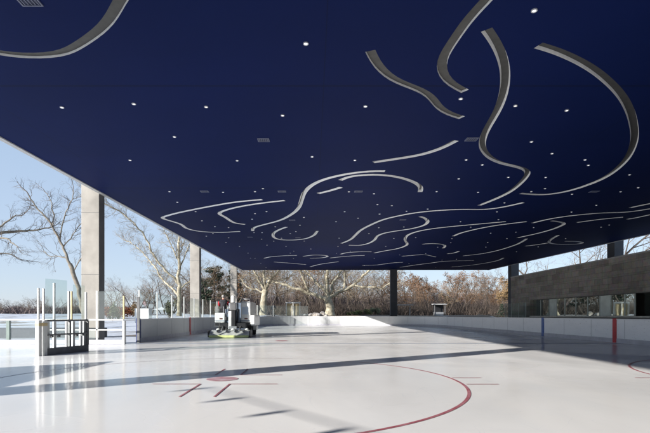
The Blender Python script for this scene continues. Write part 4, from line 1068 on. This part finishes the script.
crafted(PLANE_LEFT, 'tall bare plane tree with arching pale limbs left of the middle pillar', 8, 'plane_tree', M['bark_pale'], M['bark_twig'], (12, 6, 5), 1.7, tr=.024)
LEANING = (LEANING[0], [(a * .72, c, p) for a, c, p in LEANING[1]])
crafted(LEANING, 'dark leaning bare tree rising behind the nearest left pillar', 11, 'bare_tree', M['bark_grey'], M['twig_dark'], (8, 5, 4), 1.5, tr=.026)
crafted(EDGE, 'bare tree reaching its branches in from the left picture edge', 14, 'bare_tree', M['bark_grey'], M['twig_dark'], (8, 5, 4), 1.1, tr=.022)

def wood_proto(seed, H, kids, leaf=None, nleaf=0, lsize=.2, first=.62, spread=(.5, 1.15), name='bare_tree', lab='', grp=''):
    rng = random.Random(seed); t = thing(name, lab, 'tree', (0, 0, 0), 0, grp)
    tm, cm = MB(), MB()
    grow(tm, cm, rng, Vector((0, 0, -.2)), Vector((rng.gauss(0, .05), rng.gauss(0, .05), 1)), H * first * 1.25, H * .009 + .04, 0, 4, kids, up=.09, wob=.17, spread=spread, shrink=.58)
    if leaf:
        V = cm.v; 
        for i in range(nleaf):
            c = Vector(V[rng.randrange(len(V))]) + Vector((rng.gauss(0, .15), rng.gauss(0, .15), rng.gauss(0, .12)))
            a = Vector((rng.gauss(0, 1), rng.gauss(0, 1), rng.gauss(0, 1))).normalized(); u = a.orthogonal().normalized() * lsize * rng.uniform(.6, 1.3); w = a.cross(u) * .8
            cm.quad(c - u, c - w * .6, c + u, c + w * .6, 1)
    zz = sorted(v[2] for v in cm.v); k = H / zz[int(len(zz) * .975)]
    tm.v = [tuple(c * k for c in v) for v in tm.v]; cm.v = [tuple(c * k for c in v) for v in cm.v]
    tm.build('trunk', M['wood_trunk'], t, True); cm.build('crown', [M['wood_twig'], leaf] if leaf else M['wood_twig'], t)
    return t
G1 = 'bare grey brown trees of the wood behind the rink'
G2 = 'rust leaved oaks of the wood behind the rink'
L1 = 'bare grey brown woodland tree behind the rink, one of the dense stand'
L2 = 'oak still holding rusty brown leaves in the wood right of centre'
HP = 11.0
bare = [wood_proto(20 + i, HP, (7, 6, 5, 4), name='bare_tree', lab=L1, grp=G1) for i in range(4)]
rust = [wood_proto(40 + i, HP, (7, 6, 5, 4), M['leaf_rust'], 1500, .12, name='oak_tree', lab=L2, grp=G2) for i in range(3)]
used = set()
def place(proto, x, y, h, rz, label=None, group=None, wide=1.0):
    s = h / HP
    if id(proto) not in used:
        used.add(id(proto)); proto.location = (x, y, hill(x, y) if y < 230 else 1.6); proto.rotation_euler = (0, 0, rz); proto.scale = (s * wide, s * wide, s)
        if label: proto['label'] = label
        if group: proto['group'] = group
        return proto
    return dup(proto, (x, y, hill(x, y) if y < 230 else 1.6), rz, (s * wide, s * wide, s), label, group)
rng = random.Random(77)
# wood behind the far end
for row, (y0, n, hx) in enumerate(((84, 16, 8.0), (93, 20, 9.2), (104, 24, 10.4), (116, 26, 11.5), (128, 28, 12.2))):
    for i in range(n):
        f = (i + rng.uniform(.1, .9)) / n
        px = 196 + f * 320
        y = y0 + rng.uniform(-4, 4); x = (px - 313) * y / 455
        r_ = rng.random() < (.55 if px > 398 else .12)
        k = .80 if 396 < px else 1.12
        if px > 440 and row < 2: k *= 1.0
        place(rng.choice(rust if r_ else bare), x, y, hx * k * rng.uniform(.68, 1.22), rng.uniform(0, 6.28), wide=1.1)
# stand left of the planes
for i in range(26):
    px = 104 + 100 * (i + rng.random()) / 26; y = rng.uniform(100, 135); x = (px - 313) * y / 455
    place(rng.choice(bare), x, y, rng.uniform(6.0, 8.5) * (1 + (px - 104) / 300), rng.uniform(0, 6.28), wide=1.2)
GF = 'small hazy trees on the far left horizon'; LF = 'small hazy bare tree in the far tree line at the left'
for i in range(44):
    px = -18 + 140 * (i + rng.random()) / 44; y = rng.uniform(190, 260); x = (px - 313) * y / 455
    place(rng.choice(bare), x, y, rng.uniform(5.5, 9.0), rng.uniform(0, 6.28), LF, GF, wide=1.5)
# over the roof of the stone building
for i, (px, y, h, lab) in enumerate(((583, 76, 18.2, 'bare tree with domed crown showing above the stone building roof'), (602, 84, 16.5, 'smaller bare tree right of the domed one above the building roof'), (566, 88, 17.0, 'low bare crown left of the domed one above the building roof'), (592, 90, 18.0, 'slender bare tree between the domed one and the dark pillar over the roof'))):
    place(bare[i], (px - 313) * y / 455, y, h, i * 1.3, lab, 'bare trees behind the stone building', wide=1.25)
# tan tree beside the building end
tan = wood_proto(61, HP, (8, 7, 5, 4), M['leaf_tan'], 3200, .13, .5, (.5, 1.15), 'beech_tree', 'round crowned tan leaved tree beside the end of the stone building', 'tan trees')
place(tan, 32.0, 79, 6.6, .4, wide=1.35); del tan['group']
dup(tan, (24.5, 83, hill(24.5, 83)), 2.0, (.5, .5, .42), 'small tan leaved bush left of the round tan tree')

def leaf_blob(mb, rng, c, R, n, size):
    for i in range(n):
        a = Vector((rng.gauss(0, 1), rng.gauss(0, 1), rng.gauss(0, 1))).normalized(); q = Vector(c) + Vector((a.x * R[0], a.y * R[1], a.z * R[2])) * (rng.random() ** .45)
        u = Vector((rng.gauss(0, 1), rng.gauss(0, 1), rng.gauss(0, 1))).normalized(); w = u.orthogonal().normalized(); s = size * rng.uniform(.6, 1.4)
        mb.quad(q - u * s, q - w * s * .6, q + u * s, q + w * s * .6)
def evergreen(seed, x, y, H, W, label, name='pine_tree', m='leaf_dark', cone=.7):
    rng = random.Random(seed); t = thing(name, label, 'tree', (x, y, hill(x, y) - .1))
    mb = MB(); mb.tube([(0, 0, 0), (.1, 0, H * .5), (0, 0, H * .92)], [H * .022, H * .016, .02], 8, False)
    for k in range(26):
        z = H * (.2 + .75 * rng.random()); a = rng.uniform(0, 6.28); l = W * .8 * (1 - cone * z / H)
        mb.tube([(0, 0, z), (l * .5 * math.cos(a), l * .5 * math.sin(a), z + .15), (l * math.cos(a), l * math.sin(a), z + .1)], [.05, .03, .015], 4, False)
    mb.build('trunk', M['wood_trunk'], t, True)
    cr = MB()
    for k in range(46):
        z = H * (.16 + .84 * k / 46); l = W * (1 - cone * z / H) * rng.uniform(.3, 1); a = rng.uniform(0, 6.28)
        leaf_blob(cr, rng, (l * math.cos(a), l * math.sin(a), z), (W * .26, W * .26, H * .04), 90, H * .016)
    cr.build('crown', M[m], t); return t
evergreen(1, -20.0, 92, 9.6, 3.2, 'large dark pine left of the resurfacer driver behind the glass', cone=.6)
evergreen(2, -16.3, 96, 9.2, 3.0, 'dark pine between the two farther left pillars', cone=.6)
evergreen(3, -24.5, 98, 8.2, 2.8, 'dark pine just right of the tall left plane tree trunk', cone=.55)
evergreen(4, 31.5, 76, 2.5, .9, 'small dark cone shaped evergreen at the foot of the round tan tree', 'evergreen_shrub', cone=.9)
evergreen(5, 33.5, 76, 2.1, .9, 'small dark evergreen touching the end of the stone building', 'evergreen_shrub', cone=.8)
def shrub(seed, x, y, R, n, m, label, name='shrub', size=.09):
    rng = random.Random(seed); t = thing(name, label, 'shrub', (x, y, hill(x, y) - .05))
    mb = MB()
    for k in range(16):
        a = rng.uniform(0, 6.28); l = R[0] * rng.uniform(.2, .8); mb.tube([(0, 0, 0), (l * .4 * math.cos(a), l * .4 * math.sin(a), R[2] * .9), (l * math.cos(a), l * math.sin(a), R[2] * rng.uniform(1.2, 2.0))], [.03, .02, .008], 4, False)
    mb.build('stem', M['wood_trunk'], t)
    cr = MB()
    for k in range(9):
        leaf_blob(cr, rng, (rng.uniform(-.7, .7) * R[0], rng.uniform(-.7, .7) * R[1], R[2] * rng.uniform(.5, 1.5)), (R[0] * .42, R[1] * .42, R[2] * .45), n // 9, size)
    cr.build('foliage', M[m], t); return t
shrub(1, -26.5, 62, (2.3, 1.2, .95), 1500, 'leaf_red', 'red brown shrub mass right of the nearest pillar')
shrub(2, -24.2, 62, (.8, .8, 1.3), 900, 'leaf_tan', 'upright orange shrub beside the red brown shrub mass')
shrub(3, -29.5, 66, (1.6, 1.0, .8), 900, 'leaf_red', 'lower red brown shrub at the foot of the nearest pillar')
shrub(4, 8.2, 74, (1.6, 1.0, .6), 800, 'leaf_green', 'dull green low shrub right of the great plane trunk')
shrub(5, 6.3, 73, (.9, .8, .5), 500, 'leaf_green', 'small green shrub touching the great plane trunk', )
shrub(6, 10.6, 77, (1.3, 1.0, .75), 700, 'leaf_green', 'dull green shrub left of the dark far pillar')
shrub(7, -22.9, 52, (.7, .7, 1.2), 600, 'leaf_green', 'narrow green shrub behind the white cabinet')
shrub(8, -18.3, 58, (.9, .9, 1.4), 800, 'leaf_green', 'bushy green shrub at the foot of the tall left plane tree')
shrub(9, 27.5, 72, (1.6, 1.0, .5), 700, 'leaf_tan', 'low tan grass mound behind the far right boards')

# undergrowth and the solid mass of wood far behind
def blades(name, rng, n, xr, yr, hr, w, m, label, base=None):
    mb = MB()
    for i in range(n):
        y = rng.uniform(*yr); f = rng.uniform(*xr); x = f * y; h = rng.uniform(*hr) * (.6 + .4 * math.sin(x * .21 + y * .13) ** 2)
        a = rng.uniform(0, 6.28); u = Vector((math.cos(a), math.sin(a), 0)) * w * rng.uniform(.4, 1.2); z = (hill(x, y) if y < 230 else 1.6) - .1
        l = Vector((rng.gauss(0, .5), rng.gauss(0, .4), 1)) * h; p = Vector((x, y, z))
        mb.quad(p - u, p + u, p + l * .6 + u * .7, p + l)
    o = mb.build(name, m); o['kind'] = 'stuff'; o['label'] = label
blades('undergrowth', random.Random(5), 34000, (-.27, .45), (78, 128), (.8, 3.4), .05, M['brush'], 'brown undergrowth tangled below the woodland trees')
blades('far_wood', random.Random(6), 30000, (-.28, .46), (136, 170), (4.0, 10.0), .11, M['far_wood'], 'hazy mass of the wood farther behind')
blades('far_wood', random.Random(7), 14000, (-.74, -.36), (225, 300), (2.5, 6.0), .25, M['far_wood'], 'hazy far wood along the left horizon')

# ------------------------------------------------------------------ small things around
def boxes(t, nm, L_, m, bev=.01):
    mb = MB()
    for bx in L_: mb.box(*bx)
    return mb.build(nm, M[m], t, bevel=bev)
t = thing('utility_cabinet', 'white metal cabinet standing in the snow behind the left boards', 'cabinet', (-18.45, 49, hill(-18.45, 49)), math.radians(-6))
boxes(t, 'body', [(-.80, .80, 0, .8, .05, 1.52)], 'white', .02); boxes(t, 'plinth', [(-.76, .76, .03, .77, -.3, .049)], 'grey_metal')
boxes(t, 'lid', [(-.83, .83, -.03, .83, 1.522, 1.57)], 'alu'); boxes(t, 'vent_slot', [(-.55, -.40, -.004, .0, 1.05, 1.25)], 'grey_metal', 0)
t = thing('picnic_canopy', 'small pale canopy on four legs beyond the boards left of the middle pillar', 'canopy', (-22.6, 68, hill(-22.6, 68)))
for x in (-.9, .9):
    for y in (-.6, .6): boxes(t, 'leg', [(x - .04, x + .04, y - .04, y + .04, 0, 1.0)], 'grey_metal')
mb = MB(); a = [(-1.1, -.8, 1.0), (1.1, -.8, 1.0), (1.1, .8, 1.0), (-1.1, .8, 1.0)]; ap = (0, 0, 1.4)
for i in range(4): mb.tri(a[i], a[(i + 1) % 4], ap)
mb.build('roof', M['white'], t)
t = thing('timber_frame', 'white open frame with two bays standing behind the far left boards', 'frame', (-2.75, 64, hill(-2.75, 64)))
for x in (-1.0, -.05, .9): boxes(t, 'post', [(x - .08, x + .08, -.08, .08, 0, 1.75)], 'sill')
boxes(t, 'beam', [(-1.1, 1.0, -.1, .1, 1.752, 1.93)], 'white'); boxes(t, 'back_panel', [(-.9, -.15, .12, .16, .05, 1.7), (.04, .8, .12, .16, .05, 1.7)], 'yellow_edge')
t = thing('kiosk', 'small kiosk with white counter and flat pale roof beyond the far boards', 'kiosk', (20.8, 75, hill(20.8, 75)))
boxes(t, 'counter', [(-.85, .65, -.3, .3, 0, .55)], 'grey_metal'); boxes(t, 'back_wall', [(-.85, .85, .6, .7, 0, 1.75)], 'black')
for x in (-.85, .85): boxes(t, 'post', [(x - .05, x + .05, -.45, -.35, 0, 1.75)], 'dark_metal')
boxes(t, 'roof', [(-1.1, 1.1, -.7, .8, 1.76, 1.90)], 'coping')
t = thing('pavilion', 'low open shelter with pale flat beam right of the dark far pillar', 'shelter', (13.9, 70, hill(13.9, 70)))
for x in (-1.0, 1.0): boxes(t, 'post', [(x - .06, x + .06, -.06, .06, 0, 1.6)], 'grey_metal')
boxes(t, 'roof', [(-1.4, 1.4, -.7, .7, 1.61, 1.72)], 'coping')
def boulder(seed, x, y, r, lab):
    rng = random.Random(seed); mb = MB(); mb.sphere((0, 0, r[2] * .5), r, 14, 9)
    sh = [(rng.uniform(-1, 1), rng.uniform(-1, 1), rng.uniform(-1, 1), rng.uniform(.1, .3)) for _ in range(7)]
    nv = []
    for v in mb.v:
        d = Vector((v[0] / r[0], v[1] / r[1], (v[2] - r[2] * .5) / r[2])); k = 1
        for a_, b_, c_, s_ in sh: k -= s_ * max(0, d.dot(Vector((a_, b_, c_)).normalized()) - .35)
        nv.append((v[0] * k, v[1] * k, v[2] * k))
    mb.v = nv; o = mb.build('boulder', M['rock']); o.location = (x, y, hill(x, y) - .05); tag(o, lab, 'boulder', 'boulders behind the far left boards')
for i, (px, r, lab) in enumerate(((303, (.55, .5, .34), 'leftmost low snow dusted boulder beside the white frame'), (309, (.7, .5, .40), 'second boulder from the white frame'), (316, (.8, .6, .46), 'largest brown boulder between white frame and great plane tree'), (322.5, (.5, .5, .55), 'tallest pale boulder nearest the great plane trunk'), (326, (.35, .35, .25), 'small stone touching the great plane trunk'))):
    boulder(i, (px - 313) * 64 / 455, 64 + .4 * (i % 2), r, lab)
# far building on the left horizon
t = thing('apartment_building', 'dark distant building at the far left edge of the horizon', 'building', (-119, 160, 1.3))
boxes(t, 'wall', [(-7, 3.2, 0, 8, 0, 5.6)], 'building_far', 0)
for zz in (1.2, 3.0, 4.5):
    for k in range(4): boxes(t, 'window', [(-6.2 + k * 2.4, -5.0 + k * 2.4, -.03, .0, zz, zz + .8)], 'slate', 0)
boxes(t, 'roof', [(-7.2, 3.4, -.2, 8.2, 5.61, 5.9)], 'slate', 0)
# unseen mast added behind the camera, shaped to cast the row of soft shadows
mp = Vector((-1.8, 7.95, 0)) ; sd = Vector((1, .72, -.369))
q = mp - sd * 11; t = thing('shadow_mast', 'unseen shadow casting mast added off to the left behind the camera', 'mast', (q.x, q.y, 0))
dv = Vector((.74, -.95, 0))
mb = MB(); mb.tube([(dv.x * 3.5, dv.y * 3.5, -.1), (dv.x * 3.5, dv.y * 3.5, q.z + .05)], [.07, .04], 10); mb.build('pole', M['grey_metal'], t, True)
mb = MB(); mb.tube([tuple(Vector((-.1, .1, q.z))), tuple(dv * 3.6 + Vector((0, 0, q.z)))], .012, 8); mb.build('crossbar', M['grey_metal'], t, True)
for k in range(4):
    c = dv * k + Vector((0, 0, q.z)); boxes(t, 'shadow_head', [(c.x - .05, c.x + .05, c.y - .05, c.y + .05, c.z - .18, c.z + .0)], 'dark_metal', .02)

# ------------------------------------------------------------------ light, sky, camera
EL = math.atan2(.369, math.hypot(1, .72))
w = bpy.data.worlds.new('World'); scene.world = w; w.use_nodes = True
nt = w.node_tree; nt.nodes.clear()
bg = nt.nodes.new('ShaderNodeBackground'); ow = nt.nodes.new('ShaderNodeOutputWorld'); sk = nt.nodes.new('ShaderNodeTexSky')
sk.sky_type = 'NISHITA'; sk.sun_disc = False; sk.sun_elevation = EL; sk.sun_rotation = math.atan2(-1, -.72) % (2 * PI)
sk.altitude = 0; sk.air_density = 1.0; sk.dust_density = .3; sk.ozone_density = 3.0
bg.inputs['Strength'].default_value = .080
hz = nt.nodes.new('ShaderNodeHueSaturation'); hz.inputs['Saturation'].default_value = .85; hz.inputs['Value'].default_value = 1.0
nt.links.new(sk.outputs[0], hz.inputs['Color']); pm = nt.nodes.new('ShaderNodeMix'); pm.data_type = 'RGBA'; pm.inputs['Factor'].default_value = .62; 
tcw = nt.nodes.new('ShaderNodeTexCoord'); spw = nt.nodes.new('ShaderNodeSeparateXYZ'); nt.links.new(tcw.outputs['Generated'], spw.inputs[0])
mw = nt.nodes.new('ShaderNodeMapRange'); mw.inputs[1].default_value = 0; mw.inputs[2].default_value = .38; nt.links.new(spw.outputs['Z'], mw.inputs[0])
gw = nt.nodes.new('ShaderNodeMix'); gw.data_type = 'RGBA'; gw.inputs['A'].default_value = (4.9, 5.6, 6.9, 1); gw.inputs['B'].default_value = (3.7, 4.9, 6.6, 1)
nt.links.new(mw.outputs[0], gw.inputs['Factor']); nt.links.new(gw.outputs['Result'], pm.inputs['B'])
nt.links.new(hz.outputs[0], pm.inputs['A']); nt.links.new(pm.outputs['Result'], bg.inputs[0]); nt.links.new(bg.outputs[0], ow.inputs[0])
sl = bpy.data.lights.new('Sun', 'SUN'); sl.energy = 5.0; sl.angle = math.radians(.5); sl.color = (1, .955, .90)
so = bpy.data.objects.new('Sun', sl); C.objects.link(so); so.rotation_mode = 'QUATERNION'; so.rotation_quaternion = sd.to_track_quat('-Z', 'Y'); so.location = (-30, -25, 20)

cam = bpy.data.cameras.new('Camera'); co = bpy.data.objects.new('Camera', cam); C.objects.link(co); scene.camera = co
co.location = (0, 0, 1.27); co.rotation_euler = (PI / 2, 0, 0)
cam.sensor_width = 36; cam.lens = 455 / 650 * 36; cam.shift_x = 12 / 650; cam.shift_y = 98.5 / 650; cam.clip_start = .05; cam.clip_end = 3000
scene.view_settings.view_transform = 'Standard'; scene.view_settings.look = 'None'; scene.view_settings.exposure = 0; scene.view_settings.gamma = 1
scene.render.engine = 'CYCLES'; scene.cycles.film_exposure = 1.9; scene.cycles.max_bounces = 8; scene.cycles.transparent_max_bounces = 24; scene.cycles.diffuse_bounces = 5; scene.cycles.glossy_bounces = 4
